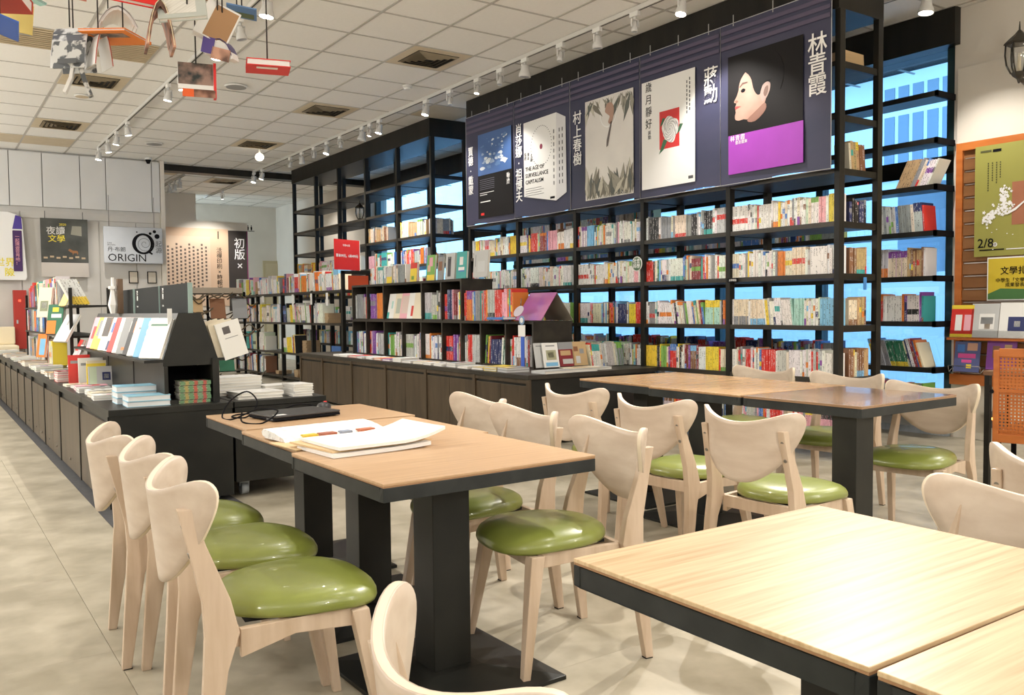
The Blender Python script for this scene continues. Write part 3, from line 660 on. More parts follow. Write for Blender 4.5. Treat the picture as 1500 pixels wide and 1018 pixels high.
for x, y in ((5.9, 15.3), (3.9, 9.6)): spot(x, y, CEIL - .1, x, y, 0, 30, angle=140)

# ================================================================ BOOKS
NTH = ['lowest', 'second', 'third', 'fourth', 'fifth', 'sixth', 'seventh']
ONES = 'zeroth first second third fourth fifth sixth seventh eighth ninth tenth eleventh twelfth thirteenth fourteenth fifteenth sixteenth seventeenth eighteenth nineteenth'.split()
def ordw(n):
    n = min(n, 99); return ONES[n] if n < 20 else ('%s%s' % (('twenty', 'thirty', 'forty', 'fifty', 'sixty', 'seventy', 'eighty', 'ninety')[n // 10 - 2], '-' + ONES[n % 10]) if n % 10 else ('twentieth', 'thirtieth', 'fortieth', 'fiftieth', 'sixtieth', 'seventieth', 'eightieth', 'ninetieth')[n // 10 - 2])
CC = {'white': (.84, .84, .82), 'cream': (.80, .72, .56), 'light grey': (.56, .57, .57), 'grey': (.30, .31, .32), 'black': (.02, .02, .022), 'red': (.66, .04, .03),
      'dark red': (.26, .03, .04), 'orange': (.80, .24, .04), 'yellow': (.86, .66, .06), 'green': (.22, .46, .10), 'dark green': (.03, .16, .09), 'teal': (.06, .42, .40),
      'blue': (.07, .20, .55), 'navy': (.03, .04, .14), 'purple': (.24, .07, .36), 'pink': (.82, .42, .50), 'brown': (.26, .12, .06), 'tan': (.55, .38, .20), 'sky blue': (.22, .52, .80), 'pale green': (.62, .74, .55), 'mint': (.45, .70, .66)}
PAGE = (.80, .76, .66)
PAL = {
 'mix': 'white*22 cream*5 light grey*4 grey*3 black*4 red*4 dark red*2 orange*3 yellow*3 green*2 dark green teal*2 blue*3 navy*2 purple pink tan sky blue*2 pale green mint',
 'white': 'white*30 cream*5 light grey*4 red*2 yellow orange pale green*2 pink mint sky blue grey',
 'grey': 'light grey*10 white*8 grey*5 cream*4 red*2 black*2 blue tan',
 'dark': 'black*5 navy*4 grey*4 dark red*3 white*6 red*3 brown*2 green dark green purple*2 teal*2 yellow*2 cream*2 orange*2 blue*2 light grey*3',
 'tan': 'tan*10 cream*4 brown*3 light grey*2 white', 'red': 'red*5 pink*3 white*5 orange*2 light grey*3 grey*2 purple teal blue', 'warm': 'orange*8 yellow*5 red*4 cream*3 tan*2 white*2',
 'black': 'black*12 grey*2 navy*2'}
def palette(n):
    import re; out = []
    names = sorted(CC, key=len, reverse=True); s = PAL[n]
    while s.strip():
        s = s.strip()
        for k in names:
            if s.startswith(k):
                s = s[len(k):]; c = 1
                if s.startswith('*'):
                    q = re.match(r'\*(\d+)', s); c = int(q.group(1)); s = s[q.end():]
                out += [k] * c; break
        else: raise ValueError(s)
    return out
PALS = {k: palette(k) for k in PAL}
def jit(c, r, a=.06): return tuple(min(.9, max(.012, v * (1 + r.uniform(-a, a)))) for v in c)
def spine_bands(base, r):
    """list of (v0, v1, colour) bottom to top"""
    k = r.random(); c = jit(CC[base], r)
    acc = CC[r.choice(('red', 'orange', 'yellow', 'blue', 'teal', 'black', 'green', 'navy', 'sky blue', 'grey', 'purple', 'brown'))]; acc = jit(acc, r)
    if k < .42: return [(0, .5, c), (.5, 1, c)], None
    if k < .62: s = r.uniform(.12, .34); return [(0, s, acc), (s, 1, c)], 'foot'
    if k < .76: s = r.uniform(.70, .88); return [(0, s, c), (s, 1, acc)], 'top'
    s = r.uniform(.25, .55); return [(0, s, c), (s, s + .2, acc), (s + .2, 1, c)], 'patch'
def shelf_book(mb, Mx, t, d, h, bands, r):
    P_ = lambda x, y, z: Mx @ Vector((x, y, z)); ru = r.randrange(60) * 1.0; rv = r.uniform(0, 9)
    base = bands[-1][2] if len(bands) < 3 else bands[0][2]
    for a, b, c in bands:
        mb.face([P_(0, 0, a * h), P_(t, 0, a * h), P_(t, 0, b * h), P_(0, 0, b * h)], 0, c, [(ru + .02, rv + a), (ru + .98, rv + a), (ru + .98, rv + b), (ru + .02, rv + b)])
    mb.face([P_(0, 0, 0), P_(0, d, 0), P_(0, d, h), P_(0, 0, h)], 1, base); mb.face([P_(t, 0, 0), P_(t, d, 0), P_(t, d, h), P_(t, 0, h)], 1, base)
    k = min(.0018, t * .2); z = h - .003
    mb.face([P_(k, 0, z), P_(t - k, 0, z), P_(t - k, d - .002, z), P_(k, d - .002, z)], 1, PAGE); mb.face([P_(0, d - .003, 0), P_(t, d - .003, 0), P_(t, d - .003, z), P_(0, d - .003, z)], 1, PAGE)
    mb.face([P_(0, 0, h), P_(k, 0, h), P_(k, d, h), P_(0, d, h)], 1, base); mb.face([P_(t - k, 0, h), P_(t, 0, h), P_(t, d, h), P_(t - k, d, h)], 1, base)
ROWBOOKS = []   # (score, matrix, t, d, h, bands, seed, label, group)
def row(axis, xf, a0, a1, z, pal, where, group, hmin=.15, hmax=.20, tmin=.010, tmax=.027, lean=None, gap=0, series=.25, seed=None, dmin=.11, fill=1.0):
    """axis 'X': spines face -X, run from a0 to a1 along Y (right end = small Y);  'Y': spines face -Y, run along X"""
    r = random.Random(seed if seed is not None else hash((round(xf * 100), round(a0 * 100), round(z * 100))) & 0xffff)
    names = PALS[pal]; pos = 0; L = abs(a1 - a0) * fill; n = 0; items = []
    while pos < L:
        cnt = r.randint(3, 7) if r.random() < series else 1
        nm = r.choice(names); bands, kind = spine_bands(nm, r); t = r.uniform(tmin, tmax); h = r.uniform(hmin, hmax)
        for q in range(cnt):
            if pos + t > L: break
            hh = h * (1 if cnt > 1 else 1) ; n += 1; items.append((pos, t, hh, nm, bands, kind)); pos += t + .0008
            if gap and r.random() < gap: pos += r.uniform(.02, .06)
        if cnt == 1 and pos + tmin > L: break
        if n > 400: break
    for k, (p, t, h, nm, bands, kind) in enumerate(items):
        th = 0
        if lean: 
            th = lean(p / max(L, .01)) if callable(lean) else lean
        if axis == 'X': # local x -> -Y, y -> +X, start at left end (large Y)
            y = max(a0, a1) - p
            Mx = Matrix(((0, 1, 0, xf + r.uniform(0, .008)), (-1, 0, 0, y), (0, 0, 1, z + .0005), (0, 0, 0, 1)))
        else:
            Mx = Matrix(((1, 0, 0, min(a0, a1) + p), (0, 1, 0, xf + r.uniform(0, .006)), (0, 0, 1, z + .0005), (0, 0, 0, 1)))
        if th:
            piv = Matrix.Translation((t, 0, 0)) if th > 0 else Matrix.Identity(4)
            Mx = Mx @ piv @ Matrix.Rotation(th, 4, 'Y') @ piv.inverted()
        c = Mx @ Vector((t / 2, 0, h / 2)); v = vis(c, 0)
        side = len(items) - k
        o = ordw(k + 1)
        lab = '%s book%s, %s from left, %s' % (nm, {'foot': ' with foot band', 'top': ' with head band', 'patch': ' with spine patch', None: ''}[kind], o, where)
        score = (h * t / v[2] ** 2) if v else 0
        ROWBOOKS.append([score, Mx, t, r.uniform(dmin, dmin + .02), h, bands, r.random(), lab, group])
bays = ['right end bay', 'second bay', 'third bay', 'fourth bay', 'fifth bay']
rws = {1.595: 'top book row', 1.25: 'second book row', .90: 'third book row', .545: 'fourth book row', .20: 'lowest book row'}
pb = {(0, 1.595): 'white', (1, 1.595): 'grey', (2, 1.595): 'white', (3, 1.595): 'mix', (4, 1.595): 'white', (0, 1.25): 'white', (1, 1.25): 'mix', (2, 1.25): 'white', (3, 1.25): 'white', (4, 1.25): 'white',
      (0, .90): 'white', (1, .90): 'mix', (2, .90): 'mix', (3, .90): 'mix', (4, .90): 'mix', (0, .545): 'grey', (1, .545): 'dark', (2, .545): 'white', (3, .545): 'mix', (4, .545): 'mix', (0, .20): 'red', (1, .20): 'red', (2, .20): 'mix'}
for b in range(5):
    y0, y1 = PB[b] + .025, PB[b + 1] - .025
    for z, rn in rws.items():
        if (b, z) not in pb: continue
        ln = None
        if (b, z) == (0, .90): ln = lambda u: -.13 if .28 < u < .62 else 0
        if (b, z) == (1, .90): ln = lambda u: -.16 if .22 < u < .72 else 0
        row('X', 5.06, y0, y1, z, pb[(b, z)], '%s, %s' % (rn, bays[b]), 'books in the tall bookcase', lean=ln, hmin=.165, hmax=.195, tmin=.012, tmax=.023, fill=1.0, seed=1000 + b * 17 + int(z * 100))
# the end of the tall bookcase: books facing the aisle
for z, pal, f in ((1.945, 'tan', .75), (1.595, 'black', .8), (1.25, 'tan', .85), (.90, 'tan', .8), (.545, 'tan', .95), (.2, 'mix', .9)):
    row('Y', 3.565, 5.215, 5.455, z, pal, 'bookcase end level %d' % (round((2.3 - z) / .35)), 'books at the end of the tall bookcase', hmin=.17, hmax=.20 if pal != 'black' else .13, tmin=.02, tmax=.032, lean=(-.1 if z == 1.945 else None), fill=f, seed=77 + int(z * 100))
# second rank seen through the case, facing the window side
for z in (1.25, .90, .545): row('X', 5.36, 3.8, 6.2, z, 'mix', 'rear rank, level %d' % (z * 10), 'rear books', hmin=.12, hmax=.15, seed=int(z * 999), series=.5)
# window shelf
wl_ = {1.945: ('grey', lambda u: .45), 1.595: ('grey', lambda u: -.08), 1.25: ('tan', None), .90: ('mix', None), .545: ('dark', lambda u: -.30), .20: ('warm', None)}
for z, (pal, ln) in wl_.items():
    a1 = 3.99 if z == 1.945 else 4.16
    row('X', 6.425, 3.70, a1, z, pal, 'window shelf level %d' % round((2.3 - z) / .35), 'books on the window shelf', hmin=.20, hmax=.235, tmin=.012, tmax=.024, lean=ln, seed=int(z * 777), fill=.92, dmin=.16)
    row('X', 6.425, 4.25, 9.2, z, 'mix' if z != .545 else 'dark', 'far window shelf level %d' % round((2.3 - z) / .35), 'far books on the window shelf', hmin=.15, hmax=.2, gap=.04, seed=int(z * 555), fill=.95 if z < 1.7 else .5)
# back bookcase
for y0, y1, z, pal, f in ((9.2, 9.95, 1.945, 'tan', .9), (10.1, 10.9, 1.945, 'tan', .75), (9.2, 9.95, 1.595, 'red', .95), (10.1, 10.9, 1.595, 'mix', .97), (11.0, 11.8, 1.595, 'white', .8), (11.95, 12.7, 1.595, 'white', .95), (12.8, 13.6, 1.595, 'warm', .97),
                          (9.2, 10.9, 1.25, 'mix', .9), (11.0, 13.6, 1.25, 'warm', .95), (9.2, 13.6, .90, 'mix', .95), (9.2, 13.6, .545, 'mix', .95)):
    row('X', 5.11, y0, y1, z, pal, 'shelf %s of the back bookcase, bay %s' % (NTH[round((2.3 - z) / .35)], NTH[min(6, int((y0 - 9) / .92))]), 'books in the back bookcase', hmin=.16, hmax=.2, seed=int(y0 * 10 + z * 100), fill=f)
row('Y', 9.14, 5.14, 5.42, 1.945, 'grey', 'upper end of the back bookcase', 'books at the end of the back bookcase', hmin=.17, hmax=.2, seed=5)
row('Y', 9.14, 5.14, 5.5, 1.595, 'grey', 'lower end of the back bookcase', 'books at the end of the back bookcase', hmin=.10, hmax=.13, seed=6, fill=.8)
# far low bookcase
for k, (y0, y1) in enumerate(((10.37, 11.31), (11.39, 12.5), (12.58, 13.63), (13.71, 14.74))):
    for z, n in ((1.30, 'top'), (.87, 'upper'), (.43, 'middle'), (.08, 'bottom')):
        if (k, z) in ((0, .43), (1, .08), (0, .08)): continue
        f = {(0, .87): .35, (1, .43): .45, (2, .43): .3, (2, .08): .3}.get((k, z), .97)
        row('X', 4.465, y1 - (y1 - y0) * f, y1, z, 'mix' if k % 2 else 'white', '%s tier, bay %d of low bookcase' % (n, k + 1), 'books in the low bookcase', hmin=.2, hmax=.28, tmin=.014, tmax=.03, seed=300 + k * 10 + int(z * 100), lean=(-.12 if (k + z) % 2 > 1 else None), dmin=.16)
# cubbies
cn = {0: 'first', 1: 'second', 2: 'third', 3: 'fourth', 4: 'fifth', 5: 'sixth', 6: 'seventh', 7: 'eighth', 8: 'ninth'}
for k, (a, b) in enumerate(zip(CL, CL[1:])):
    row('X', 4.185, a + .016, b - .016, .552, ('red', 'dark', 'mix', 'red', 'white', 'grey', 'mix', 'red', 'mix')[k], 'lower cubby row, %s cell from right' % cn[k], 'books in the cubby shelf', hmin=.215, hmax=.255, tmin=.014, tmax=.028, seed=400 + k, fill=.92, lean=(.1 if k in (1,) else None), dmin=.16)
for k, (a, b) in enumerate(zip(CU, CU[1:])):
    if k == 2: continue
    row('X', 4.175, a + .016, b - .016, .942, ('mix', 'grey', '', 'dark', 'grey')[k], 'upper cubby row, %s cell from right' % cn[k], 'books in the cubby shelf', hmin=.235, hmax=.28, tmin=.014, tmax=.028, seed=440 + k, fill=.95, dmin=.16)
row('X', 4.175, 6.08, 6.87, .931, 'red', 'lower cubby top beside the purple book', 'books on top of the cubby shelf', hmin=.24, hmax=.28, tmin=.016, tmax=.03, seed=461, dmin=.16)
row('X', 4.19, 7.95, 8.9, 1.321, 'grey', 'cubby top at its left', 'books on top of the cubby shelf', hmin=.17, hmax=.20, tmin=.02, tmax=.034, seed=462, fill=.9, dmin=.14)

def place(o, Mx): o.matrix_world = Mx; return o
def hbook(w, h, t, col, Mx, label, group=None, spine=None, art=(), cat='book', pages=(.84, .82, .76), name='book'):
    """book lying flat: x across (spine at -w/2), y height, z up (front cover on top), origin under its centre"""
    c = CC.get(col, col) if isinstance(col, str) else col; sc = CC.get(spine, spine) if isinstance(spine, str) else (spine or c)
    k = .0022 if t > .008 else .0008; b = MB(); x0, x1, y0, y1 = -w / 2, w / 2, -h / 2, h / 2
    b.box(x0, x1, y0, y1, 0, k, 0, c); b.box(x0, x1, y0, y1, t - k, t, 0, c); b.box(x0, x0 + k, y0, y1, k, t - k, 0, sc)
    for u0, u1, v0, v1, ac in art:
        ac = CC.get(ac, ac) if isinstance(ac, str) else ac
        b.face([(x0 + w * u0, y0 + h * v0, t + .0004), (x0 + w * u1, y0 + h * v0, t + .0004), (x0 + w * u1, y0 + h * v1, t + .0004), (x0 + w * u0, y0 + h * v1, t + .0004)], 0, ac)
        if u0 == 0 and t > .01: b.face([(x0 - .0004, y0 + h * v0, 0), (x0 - .0004, y0 + h * v1, 0), (x0 - .0004, y0 + h * v1, t), (x0 - .0004, y0 + h * v0, t)], 0, ac)
    o = b.build(name, [M['cover']]); tag(o, label, cat, group)
    p = MB(); p.box(x0 + k, x1 - .003, y0 + .003, y1 - .003, k, t - k, 0, pages); p.build('page_block', [M['cover']], o)
    HERO.append(o); place(o, Mx); return o
HERO = []; NTH = ['lowest', 'second', 'third', 'fourth', 'fifth', 'sixth', 'seventh']
def T(x, y, z, rz=0): return Matrix.Translation((x, y, z)) @ Matrix.Rotation(R(rz), 4, 'Z')
def faceout(x, y, z, h, lean, rz=0, F=FX):
    """cover faces the room; book stands on z, y is its centre"""
    return F(x, y, z) @ Matrix.Rotation(R(rz), 4, 'Y') @ Matrix.Rotation(R(-lean), 4, 'X') @ Matrix.Translation((0, h / 2, 0))
def rart(r, n=3):
    out = []
    for _ in range(n):
        u, v = r.uniform(.05, .6), r.uniform(.05, .75); out.append((u, min(.95, u + r.uniform(.15, .5)), v, min(.96, v + r.uniform(.05, .3)), r.choice(list(CC))))
    return out
# ---- left island, stacks and flat books
gS = 'white and light blue stack on the island'
for k, (x, y, z, rz) in enumerate(((1.00, 4.93, .54, -92), (1.00, 4.93, .569, -90), (.985, 5.14, .54, -91), (.985, 5.14, .572, -90), (.985, 5.14, .604, -92))):
    lab = ['bottom light blue edged book of the front stack at the island corner', 'top light blue edged book of the front stack at the island corner', 'bottom book of the taller blue-white stack just behind', 'middle book of the taller blue-white stack just behind', 'top book with blue cover of the taller blue-white stack'][k]
    hbook(.155, .215, .028 if k < 2 else .031, (.30, .60, .76), T(x + .0, y, z, rz), lab, gS, spine='white', art=[(0, .3, .06, .3, 'sky blue')], pages=(.80, .83, .85))
for k in range(6):
    hbook(.12, .165, (.016, .021, .016, .020, .016, .021)[k], (.62, .58, .50), T(1.24 + .004 * (k % 2), 4.94, .54 + .0195 * k, 88 + (k % 3)), 'patterned green and red hardback, %s of the stack at the riser opening' % ('lowest', 'second from below', 'third from below', 'fourth from below', 'second from above', 'topmost')[k], 'patterned hardbacks', spine=(.16, .26, .12),
          art=[(.0, 1, a / 7, (a + .75) / 7, c) for a, c in zip(range(7), ((.15, .30, .16), (.45, .1, .08), (.20, .33, .2), (.5, .12, .08), (.15, .3, .15), (.45, .35, .12), (.16, .3, .16)))] )
for k in range(7):
    for q in range(2 if k < 5 else 1):
        y = 5.42 + k * .19; hbook(.13, .19, .014, ('white', 'cream', 'white', 'light grey', 'pink', 'white', 'cream')[k], T(.905 + .012 * (k % 3), y, .54 + q * .0145, -90 + (k * 7) % 9 - 4), '%s paperback lying flat on the island, %s place behind the blue stacks' % (('upper', 'lower')[q == 0], ('first', 'second', 'third', 'fourth', 'fifth', 'sixth', 'seventh')[k]), 'flat paperbacks along the island edge', art=rart(random.Random(k * 3 + q)), spine='white')
for k in range(5):
    hbook(.14, .20, .015, ('red', 'white', 'red', 'pink', 'dark red')[k], T(.915, 7.05, .54 + .0155 * k, -90 + k), 'red and white paperback, %s in the pink-edged pile' % ('lowest', 'second', 'third', 'fourth', 'topmost')[k], 'pink-edged pile on the island', art=rart(random.Random(50 + k), 2))
for k in range(16):
    y = 7.4 + k * .33
    for q in range(3 if k % 3 == 0 else 2):
        hbook(.15, .21, .016, ('cream', 'white', 'tan', 'light grey', 'pale green', 'white')[(k + q) % 6], T(.92 + .01 * (k % 3), y, .54 + .0165 * q, -90 + (k * 5) % 11 - 5), '%s magazine-sized book in %s flat pile down the island' % (('bottom', 'middle', 'top')[q], ordw(k + 1)), 'flat piles down the island', art=rart(random.Random(90 + k * 3 + q)))
# upright display in front of the riser: red folder books facing the camera end
for k, (x, y, w_, h_, c, lab) in enumerate(((.935, 6.78, .14, .20, 'red', 'red hardback standing upright on the island'), (1.0, 6.72, .16, .18, 'white', 'white book standing in front of the red hardback'), (1.03, 6.60, .15, .165, 'cream', 'cream book standing in front of the white one'), (1.0, 6.5, .12, .15, 'yellow', 'yellow-edged book in the upright group'), (1.02, 6.40, .17, .135, 'light grey', 'landscape book with green panel and dark ring drawing'))):
    art = [(.03, .3, .0, .98, 'pale green'), (.5, .8, .3, .7, 'navy'), (.56, .74, .38, .62, 'light grey'), (.85, .95, .2, .9, 'black')] if k == 4 else [(.1, .9, .7, .8, 'grey')]
    hbook(w_, h_, .018, c, faceout(x, y, .54, h_, 6, 0, FY), lab, 'upright group on the island', art=art)
# slope display on the riser
dsp = [(5.00, 'white', 'nearest white book leaning on the left slope of the riser', [(.1, .9, .8, .85, 'dark green')]), (5.13, 'sky blue', 'blue book with pale title characters on the sloped display', [(.3, .6, .8, .92, 'white'), (.3, .6, .6, .7, 'white'), (.3, .6, .45, .53, 'cream'), (.3, .6, .3, .38, 'pink'), (.3, .6, .15, .22, 'cream')]),
       (5.30, 'white', 'white book between the blue and black ones on the slope', [(.2, .8, .7, .75, 'grey')]), (5.48, 'black', 'black book with orange figures on the sloped display', [(.2, .8, .6, .9, 'orange'), (.3, .7, .62, .85, 'black'), (.3, .6, .2, .3, 'brown')]),
       (5.66, 'grey', 'dark grey book with white branching lines on the slope', [(.35, .65, .6, .9, 'white'), (.42, .58, .55, .88, 'black'), (.2, .8, .1, .18, 'orange')]), (5.84, 'white', 'white book with a yellow edge on the sloped display', [(.6, .95, .1, .9, 'yellow'), (.1, .5, .2, .6, 'light grey')]),
       (6.02, 'red', 'thin red book on the sloped display', []), (6.18, 'white', 'book with blue block above and blue scene below', [(.1, .9, .55, .85, 'blue'), (.1, .9, .03, .3, 'navy'), (.3, .7, .86, .95, 'yellow')]),
       (6.40, 'white', 'book with dark upper cover and orange figure on the slope', [(0, 1, .42, 1, (.08, .06, .05)), (.3, .7, .55, .95, (.62, .36, .2))]), (6.66, 'white', 'white book with a blue drawn figure and yellow band', [(0, 1, 0, .34, 'yellow'), (.4, .6, .55, .85, 'navy'), (.35, .5, .45, .6, 'sky blue')]), (6.92, 'yellow', 'yellow and grey book at the far end of the slope', [(.1, .9, .4, .9, 'grey')]), (7.12, 'pink', 'pinkish book beyond the yellow one on the slope', [(.1, .9, .3, .7, 'red')])]
for k, (y, c, lab, art) in enumerate(dsp):
    hbook(.155, .235, .018, c, FX(1.035 + (k % 2) * .004, 4.955 + k * .160, .782) @ Matrix.Rotation(R(30 + (k * 5) % 7), 4, 'Y') @ Matrix.Rotation(R(-24), 4, 'X') @ Matrix.Translation((0, .1175, 0)), lab, 'books leaning on the sloped display', art=art)
for k in range(4):
    hbook(.135, .205, .016, 'cream' if k else 'white', FY(1.475 - .030 * k, 4.90 + .030 * k, .782) @ Matrix.Rotation(R(16), 4, 'Z') @ Matrix.Translation((0, .1025, 0)), ('white book with a small dark photo on the right slope', 'cream book just behind the one with the photo', 'third cream book on the right slope', 'last cream book on the right slope')[k], 'cream books on the right slope',
          art=[(.25, .55, .68, .88, (.10, .09, .09)), (.25, .8, .55, .57, 'grey')] if k == 0 else [])
tag(MB().box(-.012, .012, -.002, .002, 0, .085, 0).build('price_card', M['paper'], loc=(1.13, 4.93, .97)), 'tall narrow white card sticking up at the display ridge', 'card')
# dark display boards on the ridge
for k, (y0, y1, lab) in enumerate(((4.91, 5.57, 'nearest'), (5.60, 6.30, 'middle'), (6.36, 6.98, 'farthest'))):
    t = thing('display_board', lab + ' of three dark grey display boards along the riser top', 'board', (1.235, (y0 + y1) / 2, 1.03), 0, 'dark boards on the riser')
    w2 = (y1 - y0) / 2; bx(-.012, .012, -w2, w2, 0, .165).build('panel', P('board_dark', (.020, .023, .024), .7, spec=.2), t, bevel=.002); bx(-.013, .013, -w2 - .003, -w2, 0, .166).build('edge_strip', P('mintedge', (.30, .42, .40)), t)
    vtext('選書', .034, FX(-.0125, w2 - .08, .115), M['whiteink'], t, bold=.001); text('Books', .016, FX(-.0125, w2 - .08, .045), M['whiteink'], t)
# right block: white stacks
for k, (x, y, n, w_, h_, th, lab) in enumerate(((1.60, 4.98, 2, .21, .26, .018, 'front pile with a brown edge beneath'), (1.84, 4.93, 5, .12, .17, .014, 'small pile at the block corner'), (1.56, 5.25, 6, .2, .27, .018, 'tall pile behind on the block'), (1.80, 5.2, 3, .16, .2, .016, 'low pile behind the small paperbacks'))):
    for q in range(n): hbook(w_, h_, th, 'white', T(x + .004 * (q % 2), y, .54 + th * q, 2 - 88 * (k != 1) + (q * 5) % 7 - 3), 'white book, %s up in the %s' % (NTH[q], lab), 'white piles on the dark block', spine='white' if k else ('brown' if q == 0 else 'white'), art=[(.1, .9, .8, .83, 'light grey')])
# middle counter flat books
for k in range(17):
    y = 5.62 + k * .205
    c = ('grey', 'yellow', 'light grey', 'white', 'light grey', 'white', 'white', 'cream', 'light grey', 'white', 'purple', 'orange', 'white', 'light grey', 'red', 'white', 'white')[k]
    for q in range(2 if k in (0, 1, 4, 9) else 1):
        hbook(.16, .205, .018, c, T(3.86 + .02 * ((k * 7) % 5) / 5, y, .54 + .0185 * q, -90 + (k * 11) % 13 - 6), '%s book flat on the counter%s, %s from its near end' % (c, ', upper one' if q else '', ordw(k + 1)), 'flat books along the counter', art=rart(random.Random(500 + k), 2) if k > 2 else [(0, 1, 0, .4, (.80, .62, .25))], pages=(.6, .6, .6) if k < 2 else (.84, .82, .76))
for k, (x, y, rz, lab) in enumerate(((4.02, 5.33, 2, 'grey-edged book flat at the counter corner'), (4.28, 5.34, -3, 'pale book flat beside the corner one'), (4.5, 5.42, 2, 'pale book flat under the thin magazine'), (4.36, 5.40, 0, 'thin yellowish leaflet across the flat books'))):
    hbook(.27 if k < 3 else .3, .17, .02 if k < 3 else .004, ('light grey', 'light grey', 'white', 'cream')[k], T(x, y, .54 + (.0205 if k == 3 else 0), rz), lab, 'flat books at the counter end', art=[(.2, .7, .3, .7, 'tan')] if k == 3 else [(.1, .9, .1, .5, 'grey')])
fo = [(4.14, 'light grey', 'white book with a small landscape picture facing out'), (4.20, 'white', 'book with a framed green and brown picture, in front'), (4.38, 'dark red', 'book with a reddish striped animal cover'), (4.52, 'tan', 'book with brown and grey patterned cover')]
for k, (x, c, lab) in enumerate(fo):
    art = [[(.1, .9, .85, .9, 'grey')], [(.18, .85, .30, .70, (.42, .42, .28)), (.3, .7, .4, .62, (.25, .3, .16)), (.1, .9, .05, .2, 'sky blue'), (.2, .8, .85, .9, 'grey')], [(0, 1, .7, 1, 'grey'), (.1, .8, .45, .65, 'tan'), (.2, .9, .1, .3, 'light grey')], [(.2, .5, .1, .4, 'light grey'), (.5, .8, .5, .7, 'grey'), (.1, .4, .6, .8, 'brown')]][k]
    hbook(.15, .20, .012, c, faceout(x, 5.60 - .03 * (k == 1), .56, .20, 12, 0, FY), lab, 'books facing out at the counter end', art=art)
row('Y', 5.58, 4.62, 4.99, .545, 'grey', 'counter end row of magazines', 'magazines at the counter end', hmin=.185, hmax=.205, tmin=.008, tmax=.02, seed=9, lean=-.16, dmin=.10)
# cubby: face-out brochures and top display
for k, (y, c, lab, art) in enumerate(((8.36, 'white', 'white brochure with teal corner in the wide cubby', [(0, .25, 0, .25, 'teal'), (.4, .6, .4, .7, 'mint')]), (8.2, 'cream', 'brochure with green plant drawing in the wide cubby', [(.2, .7, .2, .8, (.45, .5, .42))]), (8.05, 'pink', 'pinkish brochure in the middle of the wide cubby', [(.1, .9, .2, .9, (.7, .55, .5))]), (7.88, 'white', 'brochure with a red figure in the wide cubby', [(.4, .9, .1, .5, 'red')]), (7.75, 'cream', 'plain brochure at the right of the wide cubby', []))):
    hbook(.19, .265, .008, c, faceout(4.17 - .004 * k, y, .945, .265, 10), lab, 'brochures in the wide cubby', art=art)
for k, (y, w_, h_, c, lab, art) in enumerate(((7.87, .14, .19, 'red', 'red and yellow picture book facing out on the cubby top', [(0, 1, 0, .7, 'yellow'), (.2, .6, .1, .3, 'green')]), (8.42, .12, .17, 'yellow', 'yellow banded book facing out at the cubby top left', [(0, 1, .4, 1, 'light grey')]),
        (7.52, .17, .25, 'green', 'bright green cover with pink and yellow drawing, facing out', [(.35, .75, .55, .9, 'pink'), (.15, .5, .35, .6, (.78, .5, .35)), (0, 1, 0, .22, 'yellow'), (0, .12, 0, 1, 'teal')]), (7.33, .10, .22, 'grey', 'narrow grey book with brown round picture', [(.2, .9, .4, .8, 'brown')]),
        (7.14, .17, .25, 'light grey', 'grey cover with a dark suited figure, facing out', [(.25, .6, .1, .85, (.05, .05, .06)), (.33, .5, .78, .88, 'light grey')]), (6.93, .18, .25, 'teal', 'teal cover with a white swan-like shape, facing out', [(.3, .65, .5, .8, 'white'), (.2, .8, .3, .42, 'white'), (.25, .8, .25, .3, 'blue')]), (6.60, .24, .24, 'light grey', 'pale grey square cover with fine characters, facing out', [(.12, .17, .4, .85, 'grey'), (.3, .8, .2, .6, (.62, .64, .65))]))):
    hbook(w_, h_, .022, c, faceout(4.20, y, 1.321, h_, 4), lab, 'books facing out on the cubby top', art=art)
# kraft stacks in the low bookcase
for g, (y, z, n) in enumerate(((10.95, .871, 5), (11.75, .431, 7), (11.9, .081, 4), (12.1, .081, 4), (12.9, .081, 2))):
    for q in range(n): hbook(.15, .21, .026, 'tan', T(4.60, y, z + .0265 * q, -90 + (q * 13) % 9 - 4), 'brown wrapped book, %s up in the kraft stack %s' % (NTH[q], ('under the tags', 'in the middle tier', 'by the blue box', 'left of the blue box', 'farthest left')[g]), 'kraft stacks in the low bookcase', pages=(.45, .33, .2), spine='brown')
hbook(.02, .30, .24, 'blue', T(4.62, 10.9, .32, 0), 'bright blue flat box on the lower tier of the low bookcase', None, cat='box', pages=CC['blue'], name='blue_box')
for q in range(5): hbook(.16, .22, .022, 'tan', T(5.33, 3.70, 2.646 + .0225 * q, 88 + q), 'brown wrapped book, %s up in the stack high at the bookcase end' % NTH[q], 'kraft stack at the top of the bookcase end', pages=(.6, .42, .25))
# ---- book rack further down the island
rk = thing('book_rack', 'dark two-level rack crowded with magazines further along the island', 'rack', (0, 0, 0))
for x in (1.02, 1.30):
    for y in (7.75, 9.4, 11.1): bx(x - .012, x + .012, y - .012, y + .012, .54, 1.24).build('post', M['black'], rk)
for z in (.555, .85, 1.10): bx(1.0, 1.32, 7.73, 11.12, z - .015, z).build('shelf_board', M['black'], rk)
row('X', 1.01, 8.9, 11.0, .556, 'grey', 'island rack lowest level', 'books in the island rack', hmin=.2, hmax=.25, tmin=.02, tmax=.04, seed=601)
row('X', 1.01, 9.2, 11.0, .851, 'dark', 'island rack middle level', 'books in the island rack', hmin=.19, hmax=.235, tmin=.02, tmax=.04, seed=602)
row('X', 1.03, 8.4, 11.0, 1.101, 'mix', 'island rack top level', 'books in the island rack', hmin=.2, hmax=.27, tmin=.02, tmax=.045, seed=603, gap=.1, lean=-.1)
